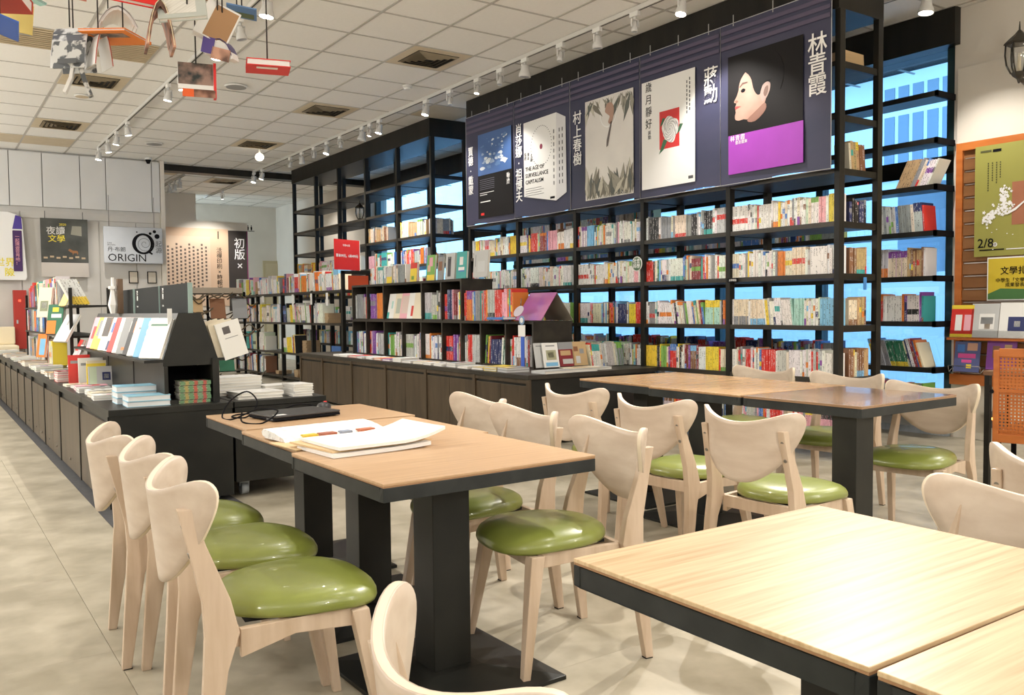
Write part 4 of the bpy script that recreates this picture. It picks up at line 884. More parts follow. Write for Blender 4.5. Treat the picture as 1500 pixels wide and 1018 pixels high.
row('Y', 7.76, 1.04, 1.30, 1.101, 'white', 'island rack top, near end', 'books in the island rack', hmin=.2, hmax=.25, tmin=.02, tmax=.03, seed=605, lean=-.45, fill=.55)
for k, (x, y, z, h_, w_, c, lab, art, ln, rz) in enumerate(((.965, 8.25, .86, .25, .22, 'dark green', 'dark green atlas cover with yellow title on the island rack', [(.3, .7, .75, .9, 'yellow'), (.25, .9, .55, .68, 'white'), (0, .6, 0, .45, 'orange')], 8, 25),
        (.96, 8.9, 1.0, .27, .2, 'cream', 'cream cover with a small photo of white flowers on the rack', [(.2, .8, .2, .55, (.25, .28, .18)), (.3, .7, .3, .5, 'white')], 8, 25), (.95, 7.80, .80, .25, .2, 'light grey', 'grey plastic-wrapped book tilted at the rack end', [(.4, .5, .6, .8, 'grey')], 30, 20),
        (1.0, 7.95, 1.09, .22, .17, 'yellow', 'yellow paperback tilted on the rack top', [(.2, .8, .5, .9, 'cream')], 25, 10), (.97, 9.3, .62, .22, .17, 'orange', 'orange-backed book low on the rack', [(.3, .9, .1, .8, 'sky blue')], 8, 20), (.99, 7.62, .60, .24, .17, 'red', 'red book leaning against the far end of the slope', [(0, 1, 0, .6, 'light grey')], 26, 0), (.99, 7.48, .60, .2, .15, 'light grey', 'clear-wrapped book in front of the leaning red one', [(.1, .6, .2, .8, 'pink')], 26, 0))):
    hbook(w_, h_, .02, c, faceout(x, y, z, h_, ln, rz), lab, 'covers facing out on the island rack', art=art)
# ---- emit row books: the largest 300 as things, the rest joined
ROWBOOKS.sort(key=lambda q: -q[0]); keep = max(0, 296 - len(HERO)); rest = MB()
for k, (sc_, Mx, t, d, h, bands, sd, lab, grp) in enumerate(ROWBOOKS):
    if k < keep:
        b = MB(); shelf_book(b, Matrix.Identity(4), t, d, h, bands, random.Random(sd)); o = b.build('book', [M['spine'], M['cover']]); o.matrix_world = Mx; tag(o, lab, 'book', grp)
    else: shelf_book(rest, Mx, t, d, h, bands, random.Random(sd))
o = rest.build('shelved_books', [M['spine'], M['cover']]); o['kind'] = 'stuff'; o['label'] = 'upright books filling the far shelves, cubbies and racks'; o['category'] = 'books'
print('BOOKS', len(ROWBOOKS), 'heroes', len(HERO))
# ================================================================ BANNERS
BY = [8.12, 7.20, 6.30, 5.37, 4.50, 3.55]; BZ = 1.935; BH = 1.165; BX = 4.985
blab = ['dark banner with the small blue and white picture, farthest from the window pillar', 'dark banner showing a large white boxed book', 'dark banner with a pale picture framed by leaves', 'dark banner with a red square and white rose', 'dark banner with a woman in profile over a purple field']
def banner_mesh(W, k):
    nx, nz = 14, 12; b = MB(); v = []
    for j in range(nz + 1):
        for i in range(nx + 1):
            u, t = i / nx, j / nz
            d = .004 * math.sin(u * 5 + k * 2 + t * 2) * (1 - t * .6) + .003 * math.sin(t * 9 + k)
            v.append((u * W, t * BH + (.012 * math.sin(u * PI * 2 + k) * (1 - t)), d))
    f = [(j * (nx + 1) + i, j * (nx + 1) + i + 1, (j + 1) * (nx + 1) + i + 1, (j + 1) * (nx + 1) + i) for j in range(nz) for i in range(nx)]
    b.quads(v, f, smooth=True); return b
def poly(pts, z, mi=0, th=.0008):
    return MB().prism(pts, z, z + th)
def rect(x0, x1, y0, y1, z, m, parent, F, name='print', th=.0012):
    return MB().box(x0, x1, y0, y1, z, z + th).build(name, m, parent) if F is None else MB().box(x0, x1, y0, y1, z, z + th, M=F).build(name, m, parent)
def pp(pts, z, m, parent, F, name='print', smooth=0, th=.001):
    if smooth: pts = catmull(pts, smooth)
    return MB().prism(pts, z, z + th, M=F).build(name, m, parent)
for k in range(5):
    W = BY[k] - BY[k + 1]; F = FX(BX, BY[k], BZ)
    o = banner_mesh(W, k).build('banner', M['navy']); o.data.transform(F); tag(o, blab[k], 'banner', 'dark author banners')
    hem = MB(); 
    for a, b_ in (((0, 0), (W, 0)), ((0, BH), (W, BH)), ((0, 0), (0, BH)), ((W, 0), (W, BH))): hem.cyl(F @ Vector((*a, .004)), F @ Vector((*b_, .004)), .0028, n=6)
    hem.build('hem', P('hem', (.45, .45, .48)), o)
    # sheen painted as lighter purple bands near the top of each banner
    for q in range(3): pp([(0.01, .985 + q * .055), (W - .01, .985 + q * .055), (W - .01, 1.013 + q * .055), (.01, 1.013 + q * .055)], .0072, P('band', (.085, .070, .125)), o, F, 'sheen_stripe')
    for x in (.12, W * .5, W - .12): MB().box(x - .004, x + .004, BH - .02, BH + .06, 0, .002, M=F).build('hook', P('tape', (.35, .35, .34)), o)
    z = .0088; WI = M['whiteink']
    if k == 0:
        pp([(.245, .06), (.90, .06), (.885, .94), (.245, .94)], z - .001, M['darkprint'], o, F, 'poster_ground'); rect(.25, .875, .51, .94, z, P('sea', (.055, .13, .34)), o, F, 'picture')
        r = random.Random(3)
        for q in range(46): # generic pale foam shapes on blue
            cx, cy, s = r.uniform(.32, .80), r.uniform(.56, .89), r.uniform(.02, .075)
            if cy > .7 and .35 < cx < .75: s *= .5
            pp([(cx + s * r.uniform(.5, 1.1) * math.cos(a), cy + s * .45 * r.uniform(.5, 1.1) * math.sin(a)) for a in [2 * PI * j / 9 for j in range(9)]], z + .0012 + q * .00003, P(('foam', 'foam2', 'foam3')[q % 3], ((.62, .68, .74), (.10, .20, .42), (.28, .38, .55))[q % 3]), o, F, 'foam')
        vtext('賈德‧戴蒙', .105, F @ Matrix.Translation((.10, .58, z)), WI, o, bold=0.00099, ls=.98); vtext('動盪', .062, F @ Matrix.Translation((.815, .415, z)), WI, o, bold=0.00068)
        for q in range(6): rect(.28, .56, .36 + q * .02, .364 + q * .02, z, P('faintink', (.16, .16, .22)), o, F, 'text_line')
        for q, (a, b_) in enumerate(((.28, .55), (.28, .42))): rect(a, b_, .32 - q * .02, .326 - q * .02, z, WI, o, F, 'text_line')
        rect(.29, .48, .225, .235, z, WI, o, F, 'text_line'); rect(.30, .36, .09, .115, z, M['red'], o, F, 'stamp')
    elif k == 1:
        pp([(.172, .20), (.69, .11), (.70, .925), (.172, .915)], z, M['paper'], o, F, 'book_front'); pp([(.69, .11), (.85, .17), (.84, .86), (.70, .925)], z, P('boxside', (.66, .66, .68)), o, F, 'book_side')
        for q in range(40):
            a = 2 * PI * q / 40; rect(.46 + .165 * math.cos(a) - .004, .46 + .165 * math.cos(a) + .004, .655 + .19 * math.sin(a) - .004, .655 + .19 * math.sin(a) + .004, z + .001, M['midgrey'], o, F, 'dot')
        pp([(.46 + .022 * math.cos(a), .648 + .026 * math.sin(a)) for a in [2 * PI * j / 16 for j in range(16)]], z + .001, P('maroon', (.22, .01, .05)), o, F, 'dot')
        vtext('肖莎娜‧祖博夫', .118, F @ Matrix.Translation((.085, .535, z)), WI, o, bold=0.00117, ls=.93)
        text('THE AGE OF\nSURVEILLANCE\nCAPITALISM', .055, F @ Matrix.Translation((.20, .395, z + .0024)), M['ink'], o, align='LEFT', ls=1.15, bold=0.00036)
        for q in range(4): rect(.20, .5 - .04 * (q % 2), .20 + q * .022, .204 + q * .022, z + .001, M['midgrey'], o, F, 'text_line')
        for x, h0, h1 in ((.20, .55, .62), (.25, .50, .66), (.30, .46, .66)):
            vtext(('監控', '資本', '主義')[int((x - .2) / .045)], .038, F @ Matrix.Translation((x, (h0 + h1) / 2, z + .0024)), M['midgrey'], o)
        for x in (.66, .745, .79): 
            for q in range(9): rect(x - .006, x + .006, .26 + q * .06, .295 + q * .06, z + .001, M['midgrey'], o, F, 'text_line')
        rect(.60, .67, .135, .155, z + .001, M['ink'], o, F, 'stamp')
    elif k == 2:
        gm = noisy('pale_haze_print', (.62, .60, .58), (.80, .78, .74), (1, 1, 1), 1.5, rough=.5); rect(.225, .855, .057, .93, z, gm, o, F, 'picture'); r = random.Random(11)
        lc = [P('leafa', (.10, .11, .10)), P('leafb', (.16, .15, .12)), P('leafc', (.52, .50, .42)), P('leafd', (.30, .29, .24))]
        for q in range(110):
            if q < 34: x, y, a = r.uniform(.24, .84), .925 - r.uniform(0, .02), -PI / 2 + r.uniform(-.9, .9); l = r.uniform(.06, .14) if .35 < x < .68 else r.uniform(.12, .27)
            else: x, y, a = r.uniform(.24, .84), .062, PI / 2 + r.uniform(-.8, .8); l = r.uniform(.10, .27) * (1.15 if x > .65 or x < .35 else .8)
            x1, y1 = x + l * math.cos(a), y + l * math.sin(a); x1 = min(.85, max(.23, x1)); nx_, ny_ = -math.sin(a), math.cos(a); w_ = l * .11; mx_, my_ = (x + x1) / 2, (y + y1) / 2
            pp([(x, y), (mx_ + nx_ * w_, my_ + ny_ * w_), (x1, y1), (mx_ - nx_ * w_, my_ - ny_ * w_)], z + .001 + q * .00004, lc[(q * 7) % 4], o, F, 'leaf')
        pp([(.50, .80), (.53, .86), (.59, .855), (.615, .80), (.60, .72), (.575, .68), (.54, .70), (.56, .745), (.53, .77)], z + .004, P('birdbrown', (.42, .26, .20)), o, F, 'bird', 4); pp([(.575, .70), (.59, .70), (.535, .50), (.515, .49), (.52, .55)], z + .004, P('birdtail', (.12, .10, .10)), o, F, 'bird')
        pp([(.45 + .11 * math.cos(a) * s + .09, .78 + .125 * math.sin(a) * s) for s in (1,) for a in [PI + PI * j / 12 for j in range(13)]] + [(.54 + .10 * math.cos(a), .78 + .112 * math.sin(a)) for a in [2 * PI - PI * j / 12 for j in range(13)]], z + .003, M['paper'], o, F, 'ring')
        vtext('村上春樹', .125, F @ Matrix.Translation((.11, .625, z)), WI, o, bold=0.00117, ls=.98)
    elif k == 3:
        rect(.028, .62, .066, .935, z, M['paper'], o, F, 'picture'); rect(.235, .455, .365, .665, z + .001, P('posterred', (.60, .03, .03)), o, F, 'square')
        for q, (cx, cy, s, c) in enumerate(((.28, .39, .05, 'rosegreen'), (.46, .50, .035, 'rosegreen'), (.27, .58, .03, 'rosegreen'))): pp([(cx - s, cy - s * 1.2), (cx, cy - s * .6), (cx + s, cy + s * .9), (cx, cy + s)], z + .0018, P('rosegreen', (.04, .14, .07)), o, F, 'leaf')
        r = random.Random(5)
        for q in range(16):
            s = .088 - q * .0052; n = 11
            pp([(.355 + s * (1 + .14 * math.sin(3 * a + q * 1.3)) * math.cos(a), .51 + s * 1.15 * (1 + .12 * math.sin(4 * a + q)) * math.sin(a)) for a in [2 * PI * j / 26 for j in range(26)]], z + .0024 + q * .0003, M['paper'] if q % 2 == 0 else P('petalshade', (.46, .46, .47)), o, F, 'petal')
        vtext('歲月靜好', .085, F @ Matrix.Translation((.11, .735, z + .0024)), M['ink'], o, ls=1.15, sx=.9); vtext('蔣勳', .036, F @ Matrix.Translation((.12, .50, z + .0024)), M['midgrey'], o)
        for x, a, b_ in ((.565, .62, .90), (.535, .60, .86)): 
            for q in range(8): rect(x - .005, x + .005, a + q * .033, a + .022 + q * .033, z + .001, M['midgrey'], o, F, 'text_line')
        rect(.55, .60, .095, .118, z + .001, M['midgrey'], o, F, 'stamp'); vtext('蔣勳', .145, F @ Matrix.Translation((.78, .755, z)), WI, o, bold=0.00126, ls=.92)
    else:
        rect(.078, .735, .352, .925, z, M['darkprint'], o, F, 'portrait_ground'); rect(.084, .738, .070, .352, z, M['purple'], o, F, 'purple_field')
        face = [(.30, .79), (.255, .79), (.222, .765), (.195, .730), (.182, .690), (.178, .665), (.163, .63), (.140, .598), (.140, .585), (.158, .578), (.153, .562), (.147, .550), (.158, .541), (.150, .528), (.153, .512), (.145, .488), (.150, .462), (.180, .450), (.225, .452), (.262, .445), (.300, .470), (.36, .505), (.415, .535), (.43, .59), (.445, .66), (.42, .665), (.395, .62), (.375, .60), (.36, .64), (.352, .70), (.34, .75), (.325, .78)]
        pp(face, z + .001, M['skin'], o, F, 'face', 3); pp([(.262, .445), (.300, .470), (.36, .505), (.415, .535), (.43, .50), (.40, .46), (.33, .42), (.27, .425)], z + .0014, P('skinshade', (.24, .12, .09)), o, F, 'neck', 2)
        pp([(.375, .60), (.395, .655), (.43, .675), (.462, .66), (.458, .61), (.43, .565), (.40, .545), (.385, .56)], z + .002, P('earskin', (.38, .27, .24)), o, F, 'ear', 3); pp([(.405, .60), (.42, .64), (.445, .645), (.44, .60), (.42, .575)], z + .003, P('earshade', (.16, .09, .07)), o, F, 'ear', 2)
        pp([(.190, .690), (.215, .715), (.262, .712), (.262, .704), (.215, .702), (.192, .682)], z + .003, P('brow', (.10, .05, .04)), o, F, 'brow'); pp([(.200, .660), (.222, .672), (.242, .662), (.236, .648), (.212, .645)], z + .003, M['ink'], o, F, 'eye', 2)
        pp([(.147, .553), (.165, .556), (.205, .548), (.175, .542), (.150, .532)], z + .003, P('lips', (.35, .06, .06)), o, F, 'lips'); pp([(.143, .594), (.165, .600), (.178, .588), (.160, .580)], z + .003, P('skinshade', (.4, .2, .15)), o, F, 'nostril')
        pp([(.232, .79), (.272, .758), (.298, .715), (.312, .66), (.338, .612), (.372, .60), (.40, .665), (.47, .68), (.55, .60), (.58, .75), (.50, .88), (.36, .90), (.25, .86), (.215, .80)], z + .0022, M['darkprint'], o, F, 'hair', 2)
        vtext('林青霞', .155, F @ Matrix.Translation((.845, .69, z)), WI, o, bold=0.00135, ls=.86); text('林青霞', .045, F @ Matrix.Translation((.17, .325, z + .0024)), WI, o, cs=1.1); text('雲去雲來', .028, F @ Matrix.Translation((.205, .292, z + .0024)), WI, o)
# round green tag on the post
t = thing('round_sign', 'round green tag with white rim on the bookcase post', 'sign', (0, 0, 0)); F = FX(4.985, 5.415, 1.40)
MB().cyl(F @ Vector((0, 0, 0)), F @ Vector((0, 0, .004)), .062, n=32).build('rim', M['white'], t); MB().cyl(F @ Vector((0, 0, .004)), F @ Vector((0, 0, .006)), .055, n=32).build('face', M['bark'], t)
text('社會\n科學', .042, F @ Matrix.Translation((0, 0, .0065)), M['whiteink'], t, bold=0.00036); MB().box(-.003, .003, .05, .12, 0, .003, M=F).build('tie', M['ink'], t)
t = thing('shelf_tag', 'small black category tag on a shelf edge below the banners', 'tag', (0, 0, 0)); F = FX(5.03, 4.42, 1.238); MB().box(-.05, .05, -.022, .008, 0, .004, M=F).build('plate', M['ink'], t); text('文學理論', .018, F @ Matrix.Translation((0, -.008, .0045)), M['whiteink'], t)
t = thing('shelf_tag', 'small blue tag hanging at the bookcase end', 'tag', (0, 0, 0)); MB().box(5.30, 5.335, 3.515, 3.518, 1.14, 1.225).build('card', P('tagblue', (.05, .22, .55)), t)

# ================================================================ SIGNS AND POSTERS
t = thing('price_sign', 'red sale sign with white characters above the black frame', 'sign', (0, 0, 0)); F = FY(4.07, 9.62, 1.52) @ Matrix.Rotation(R(24), 4, 'Y') @ Matrix.Translation((0, 0, 0))
MB().box(0, .44, 0, .36, -.006, 0, M=F).build('board', M['red'], t); MB().box(.44, .447, -.003, .363, -.008, .004, M=F).build('side_edge', M['paper'], t)
text('單本99元，6本499元', .044, F @ Matrix.Translation((.22, .165, .001)), M['whiteink'], t, bold=0.00063, sx=.98); text('特價NG區', .028, F @ Matrix.Translation((.21, .29, .001)), M['whiteink'], t)
t = thing('price_sign', 'small orange-red board inside the black frame', 'sign', (0, 0, 0)); MB().box(4.24, 4.50, 9.62, 9.625, 1.28, 1.45).build('board', P('orangered', (.75, .10, .03)), t)
# left wall signs (facing the camera, on Y = 13.8)
t = thing('hanging_sign', 'silver sign reading ORIGIN with a spiral letter, hung on two cords', 'sign', (0, 0, 0)); F = FY(2.26, 13.72, 1.76)
MB().box(0, .81, 0, .53, -.01, 0, M=F).build('board', noisy('silver_print', (.40, .43, .47), (.62, .65, .69), (1, 1, 1), .8, rough=.4), t, bevel=.01)
text('ORIGIN', .155, F @ Matrix.Translation((.05, .075, .001)), M['ink'], t, align='LEFT'); text('丹‧布朗', .075, F @ Matrix.Translation((.05, .195, .001)), M['ink'], t, align='LEFT'); text('DAN\nBROWN', .028, F @ Matrix.Translation((.05, .275, .001)), M['midgrey'], t, align='LEFT')
def ring(cx, cy, r0, r1, F, z, m, parent, ex=1, name='ring'):
    n = 36; b = MB()
    for j in range(n):
        a, c = 2 * PI * j / n, 2 * PI * (j + 1) / n
        b.face([F @ Vector((cx + r * ex_ * math.cos(t_), cy + r * math.sin(t_), z)) for r, t_, ex_ in ((r0, a, ex), (r1, a, 1), (r1, c, 1), (r0, c, ex))])
    return b.build(name, m, parent)
ring(.54, .29, .125, .155, F, .002, M['ink'], t, .82); pp([(.59, .17), (.66, .13), (.67, .15), (.61, .20)], .002, M['ink'], t, F, 'tail')
sp = MB()
for j in range(60):
    a, rr = j * .22, .012 + j * .0018; b_, r2 = a + .22, rr + .0018; sp.face([F @ Vector((.56 + q * math.cos(w_), .29 + q * math.sin(w_), .002)) for q, w_ in ((rr, a), (rr + .006, a), (r2 + .006, b_), (r2, b_))])
sp.build('spiral', M['midgrey'], t)
for cx, cy, r_ in ((.70, .475, .024), (.64, .445, .02), (.735, .405, .036), (.455, .46, .01)): pp([(cx + r_ * math.cos(a), cy + r_ * math.sin(a)) for a in [2 * PI * j / 18 for j in range(18)]], .002, M['ink'], t, F, 'dot')
vtext('起源', .095, F @ Matrix.Translation((.755, .24, .001)), M['midgrey'], t)
for x in (.08, .70): MB().cyl(F @ Vector((x, .53, -.005)), F @ Vector((x, .98, -.005)), .003, n=6).build('cord', M['cord'], t)
t = thing('hanging_poster', 'dark poster with yellow and white characters over a night street', 'poster', (0, 0, 0)); F = FY(1.46, 13.74, 1.55)
MB().box(0, .60, .20, .82, -.006, 0, M=F).build('print', noisy('street_print', (.028, .031, .028), (.085, .09, .08), (1, 1, 1), 3, rough=.5), t); MB().box(0, .60, 0, .20, -.006, 0, M=F).build('footer', P('footer', (.52, .48, .44)), t)
text('夜讀', .12, F @ Matrix.Translation((.19, .64, .001)), P('poster_white', (.7, .7, .68)), t, bold=0.00090); text('文學', .11, F @ Matrix.Translation((.20, .53, .001)), P('poster_yellow', (.75, .62, .05)), t, bold=0.00090); text('2020', .045, F @ Matrix.Translation((.28, .735, .001)), M['poster_yellow'], t, bold=0.00045)
for q in range(7): rect(.03 + q * .08, .08 + q * .08, .255 + .015 * (q % 2), .28 + .015 * (q % 2), .001, P('stripe_tan', (.45, .34, .22)), t, F, 'crossing_stripe')
pp([(.34, .38), (.36, .40), (.40, .375), (.46, .37), (.47, .34), (.46, .31), (.45, .34), (.41, .335), (.40, .30), (.395, .34), (.365, .355)], .001, P('animal_brown', (.25, .11, .04)), t, F, 'animal_shape')
pp([(.38, .60), (.52, .58), (.52, .72), (.40, .72)], .001, P('haze', (.26, .25, .20)), t, F, 'light_patch')
for x in (.06, .54): MB().cyl(F @ Vector((x, .82, -.003)), F @ Vector((x, .92, -.003)), .004, n=6).build('cord', M['cord'], t)
t = thing('cutout_board', 'white cut-out board with a purple speech panel at the left edge', 'board', (0, 0, 0)); F = FY(.62, 13.74, 1.50)
MB().prism([(0, 0), (.64, 0), (.66, .04), (.62, .84), (.55, .90), (.45, .93), (.2, .93), (0, .9)], -.012, 0, M=F).build('board', M['paper'], t)
pp([(.50, .70), (.62, .70), (.61, .87), (.54, .89)], .001, P('violet', (.07, .04, .30)), t, F, 'patch'); MB().box(.50, .61, .12, .68, 0, .003, M=F).build('panel', P('violet_dark', (.06, .02, .12)), t, bevel=.01)
vtext('一起環遊世界吧！', .055, F @ Matrix.Translation((.555, .41, .004)), P('pinkink', (.75, .35, .40)), t, ls=.95, bold=0.00036); text('世界', .125, F @ Matrix.Translation((.40, .235, .001)), M['yellowink'] if 'yellowink' in M else P('yellowink', (.80, .68, .05)), t, bold=0.00180); text('險', .125, F @ Matrix.Translation((.45, .10, .0025)), M['yellowink'], t, bold=0.00180)
for k, x in enumerate((2.61, 2.87)):
    t = thing('picture_frame', 'small black framed picture under the silver sign, ' + ('left' if k == 0 else 'right') + ' of two', 'picture', (0, 0, 0)); F = FY(x, 13.85, 1.47)
    MB().box(0, .13, 0, .18, 0, .012, M=F).build('frame', M['ink'], t); MB().box(.012, .118, .012, .168, .012, .014, M=F).build('print', P('aged', (.55, .50, .42)), t)
t = thing('extinguisher_box', 'red wall cabinet behind the piles at the left', 'cabinet', (0, 0, 0)); bx(1.10, 1.26, 13.70, 13.8, .55, 1.36).build('body', P('cabred', (.42, .03, .02)), t, bevel=.004); bx(1.16, 1.19, 13.69, 13.70, 1.2, 1.23).build('lamp', P('redlamp', (.8, .05, .02), emit=(1, .1, .05), estr=1), t); bx(1.13, 1.15, 13.69, 13.70, .9, .95).build('handle', M['steel'], t)
t = thing('bench', 'cream upholstered bench at the far left by the wall', 'bench', (0, 0, 0)); bx(.30, 1.10, 13.1, 13.7, .05, .62).build('seat', M['cream'], t, bevel=.02); bx(.30, 1.10, 13.6, 13.72, .62, .86).build('backrest', M['cream'], t, bevel=.02)
# back room posters on the partition
t = thing('wall_poster', 'large beige poster of vertical calligraphy columns in the back room', 'poster', (0, 0, 0)); F = FY(3.80, 17.29, 1.15)
MB().box(0, 1.30, 0, 1.50, -.01, 0, M=F).build('print', P('beigeprint', (.72, .50, .34)), t); MB().box(0, .95, 0, 1.34, 0, .004, M=F).build('inner_sheet', P('beigelight', (.74, .55, .40)), t)
r = random.Random(9)
for c in range(11):
    for q in range(r.randint(10, 17)): rect(.07 + c * .078, .105 + c * .078, 1.16 - q * .07 - (c % 3) * .05, 1.20 - q * .07 - (c % 3) * .05, .005, P('brownink', (.13, .09, .07)), t, F, 'character')
vtext('一', .16, F @ Matrix.Translation((1.12, 1.38, .003)) @ Matrix.Rotation(PI / 2, 4, 'Z'), M['ink'], t, bold=0.00180); vtext('活禪印刷×時報出版', .11, F @ Matrix.Translation((1.12, .66, .003)), M['ink'], t, ls=.95)
t = thing('wall_poster', 'dark poster with white brush characters beside the beige one', 'poster', (0, 0, 0)); F = FY(5.10, 17.29, 1.05)
MB().box(0, .38, 0, 1.58, -.01, 0, M=F).build('print', P('darkbrown', (.045, .035, .03)), t); MB().box(.365, .385, 0, 1.58, -.004, .002, M=F).build('side_band', P('magenta', (.22, .03, .12)), t); vtext('初版×', .22, F @ Matrix.Translation((.22, 1.10, .002)), M['whiteink'], t, bold=0.00135)
t = thing('restroom_sign', 'small black figure sign beside the dark poster', 'sign', (0, 0, 0)); F = FY(5.50, 17.40, 2.66)
for x in (.03, .10): pp([(x - .012, 0), (x + .012, 0), (x + .018, .05), (x + .012, .075), (x - .012, .075), (x - .018, .05)], 0, M['ink'], t, F, 'figure'); pp([(x + .011 * math.cos(a), .09 + .011 * math.sin(a)) for a in [j * PI / 6 for j in range(12)]], 0, M['ink'], t, F, 'figure')
rect(-.01, .16, -.02, -.008, 0, M['ink'], t, F, 'bar')
dr = structure(bx(6.28, 7.4, 18.76, 18.80, 0, 2.14).build('door_1', P('doorbeige', (.50, .42, .26)))); bx(6.33, 7.4, 18.74, 18.76, 0, 2.08).build('door_panel', P('doorbeige2', (.56, .48, .31)), dr)
# right wall : slatwall, posters, pamphlets
sw = thing('slatwall_panel', 'orange-brown slatted display wall beside the blue window', 'panel', (0, 0, 0))
bx(6.625, 6.645, 2.2, 3.60, .42, 2.24).build('backing', M['slat'], sw); bx(6.600, 6.645, 3.55, 3.60, .42, 2.26).build('frame_post', M['orange'], sw, bevel=.002); bx(6.600, 6.645, 2.2, 3.55, 2.20, 2.26).build('frame_rail', M['orange'], sw, bevel=.002)
k = 0; z = 2.14
while z > .5:
    bx(6.610, 6.626, 2.2, 3.545, z - .088, z - .006).build('slat', M['slat'], sw, bevel=.002); bx(6.606, 6.612, 2.2, 3.53, z - .004, z + .002).build('slat_edge', P('alu', (.5, .45, .4), .3, metal=.6), sw); z -= .099
bx(6.58, 6.66, 2.2, 3.62, .42, .50).build('lower_rail', M['orange'], sw, bevel=.002)
t = thing('event_poster', 'olive green poster with white blossom branch dated 2/8', 'poster', (0, 0, 0)); F = FX(6.596, 3.45, 1.39)
MB().box(0, .72, 0, .82, -.006, 0, M=F).build('print', P('olive', (.32, .31, .07)), t); MB().box(.27, .72, .22, .53, 0, .001, M=F).build('panel_print', P('terracotta', (.38, .15, .08)), t)
r = random.Random(21)
for q in range(150):
    u = r.random(); cx, cy = (.07 + .21 * u + r.gauss(0, .012), .27 + .12 * u + r.gauss(0, .026)) if q < 105 else (.21 + r.gauss(0, .018), .44 + r.gauss(0, .035))
    cx, cy = min(.30, max(.045, cx)), min(.52, max(.2, cy)); s = r.uniform(.006, .012); pp([(cx + s * (1 + .35 * math.cos(5 * a)) * math.cos(a), cy + s * (1 + .35 * math.cos(5 * a)) * math.sin(a)) for a in [j * PI / 5 for j in range(10)]], .0022 + q * .000008, M['whiteink'], t, F, 'blossom')
pp([(.20, .30), (.24, .312), (.30, .345), (.40, .42), (.39, .405), (.30, .325), (.24, .298)], .004, M['whiteink'], t, F, 'branch')
for cx, cy in ((.13, .175), (.165, .195), (.24, .16), (.28, .15), (.14, .05)): pp([(cx - .006, cy), (cx, cy + .004), (cx + .006, cy), (cx, cy - .004)], .002, M['whiteink'], t, F, 'petal')
text('2/8', .095, F @ Matrix.Translation((.085, .095, .0015)), M['ink'], t, bold=0.00068); ring(.155, .085, 0, .016, F, .002, M['whiteink'], t); text('日', .02, F @ Matrix.Translation((.155, .085, .003)), M['ink'], t)
rect(.04, .22, .043, .052, .001, M['ink'], t, F, 'text_line'); rect(.235, .5, .043, .05, .001, M['whiteink'], t, F, 'text_line'); rect(.13, .19, .765, .785, .001, M['ink'], t, F, 'stamp'); rect(.04, .12, .77, .785, .001, P('oliveink', (.09, .09, .03)), t, F, 'text_line')
for x, n in ((.185, 7), (.158, 9), (.128, 8), (.098, 12)):
    for q in range(n): rect(x - .004, x + .004, .68 - q * .018, .691 - q * .018, .001, M['oliveink'], t, F, 'character')
t = thing('event_notice', 'yellow notice in a clear frame below the olive poster', 'poster', (0, 0, 0)); F = FX(6.596, 3.35, 1.06)
MB().box(0, .60, 0, .32, -.004, 0, M=F).build('frame', M['paper'], t); MB().box(.008, .60, .01, .31, 0, .001, M=F).build('print', P('mustard', (.62, .47, .03)), t); pp([(.008, .05), (.10, .09), (.3, .08), (.6, .06), (.6, .01), (.008, .01)], .0015, P('hillgreen', (.06, .17, .05)), t, F, 'hill')
text('文學扎根', .062, F @ Matrix.Translation((.22, .215, .003)), M['ink'], t, bold=0.00054); text('中學生「文學獎」\n成果發表', .034, F @ Matrix.Translation((.20, .13, .003)), M['ink'], t)
lg = thing('pamphlet_ledge', 'orange-brown ledge holding magazines on the slatted wall', 'shelf', (0, 0, 0)); bx(6.50, 6.61, 2.2, 3.60, .765, .785).build('board', M['orange'], lg); bx(6.495, 6.50, 2.2, 3.62, .78, .84).build('lip', M['clear'], lg)
for k, (y, w_, h_, c, lab, art) in enumerate(((3.50, .17, .245, 'red', 'red magazine with yellow border and two white figures', [(0, 1, .88, 1, 'yellow'), (0, 1, 0, .1, 'yellow'), (.2, .5, .2, .7, 'white'), (.6, .9, .2, .7, 'pink')]), (3.33, .20, .255, 'light grey', 'pale blue magazine with a small building photo', [(.3, .85, .25, .7, 'white'), (.35, .8, .4, .6, 'grey'), (.5, .7, .25, .4, 'tan')]), (3.12, .21, .26, 'white', 'white magazine with a tilted navy square emblem', [(.3, .9, .2, .6, 'navy'), (.5, .7, .32, .48, 'white')]), (2.9, .2, .25, 'cream', 'cream magazine at the right end of the wall ledge', []))):
    hbook(w_, h_, .008, c, faceout(6.52, y, .786, h_, 9), lab, 'magazines on the wall ledge', art=art, cat='magazine', name='magazine')
t = thing('wire_holder', 'chrome wire holder on the slatted wall near the floor shelf', 'holder', (0, 0, 0))
for a, b_ in (((6.50, 3.58, .52), (6.50, 3.34, .52)), ((6.50, 3.58, .52), (6.60, 3.58, .58)), ((6.50, 3.34, .52), (6.60, 3.34, .58)), ((6.50, 3.58, .52), (6.49, 3.58, .57)), ((6.49, 3.58, .57), (6.49, 3.34, .57)), ((6.50, 3.34, .52), (6.49, 3.34, .57))): MB().cyl(a, b_, .003, n=6).build('wire', M['screw'], t)
hbook(.19, .23, .01, (.10, .12, .28), faceout(6.525, 3.46, .525, .23, 8), 'dark blue magazine with pink letters in the wire holder', None, art=[(.15, .85, .45, .6, (.7, .1, .35)), (.3, .7, .3, .4, (.7, .1, .35)), (.5, .9, .7, .95, (.6, .35, .25)), (.5, .7, .12, .25, 'yellow'), (.1, .4, .65, .9, 'blue')], cat='magazine', name='magazine')
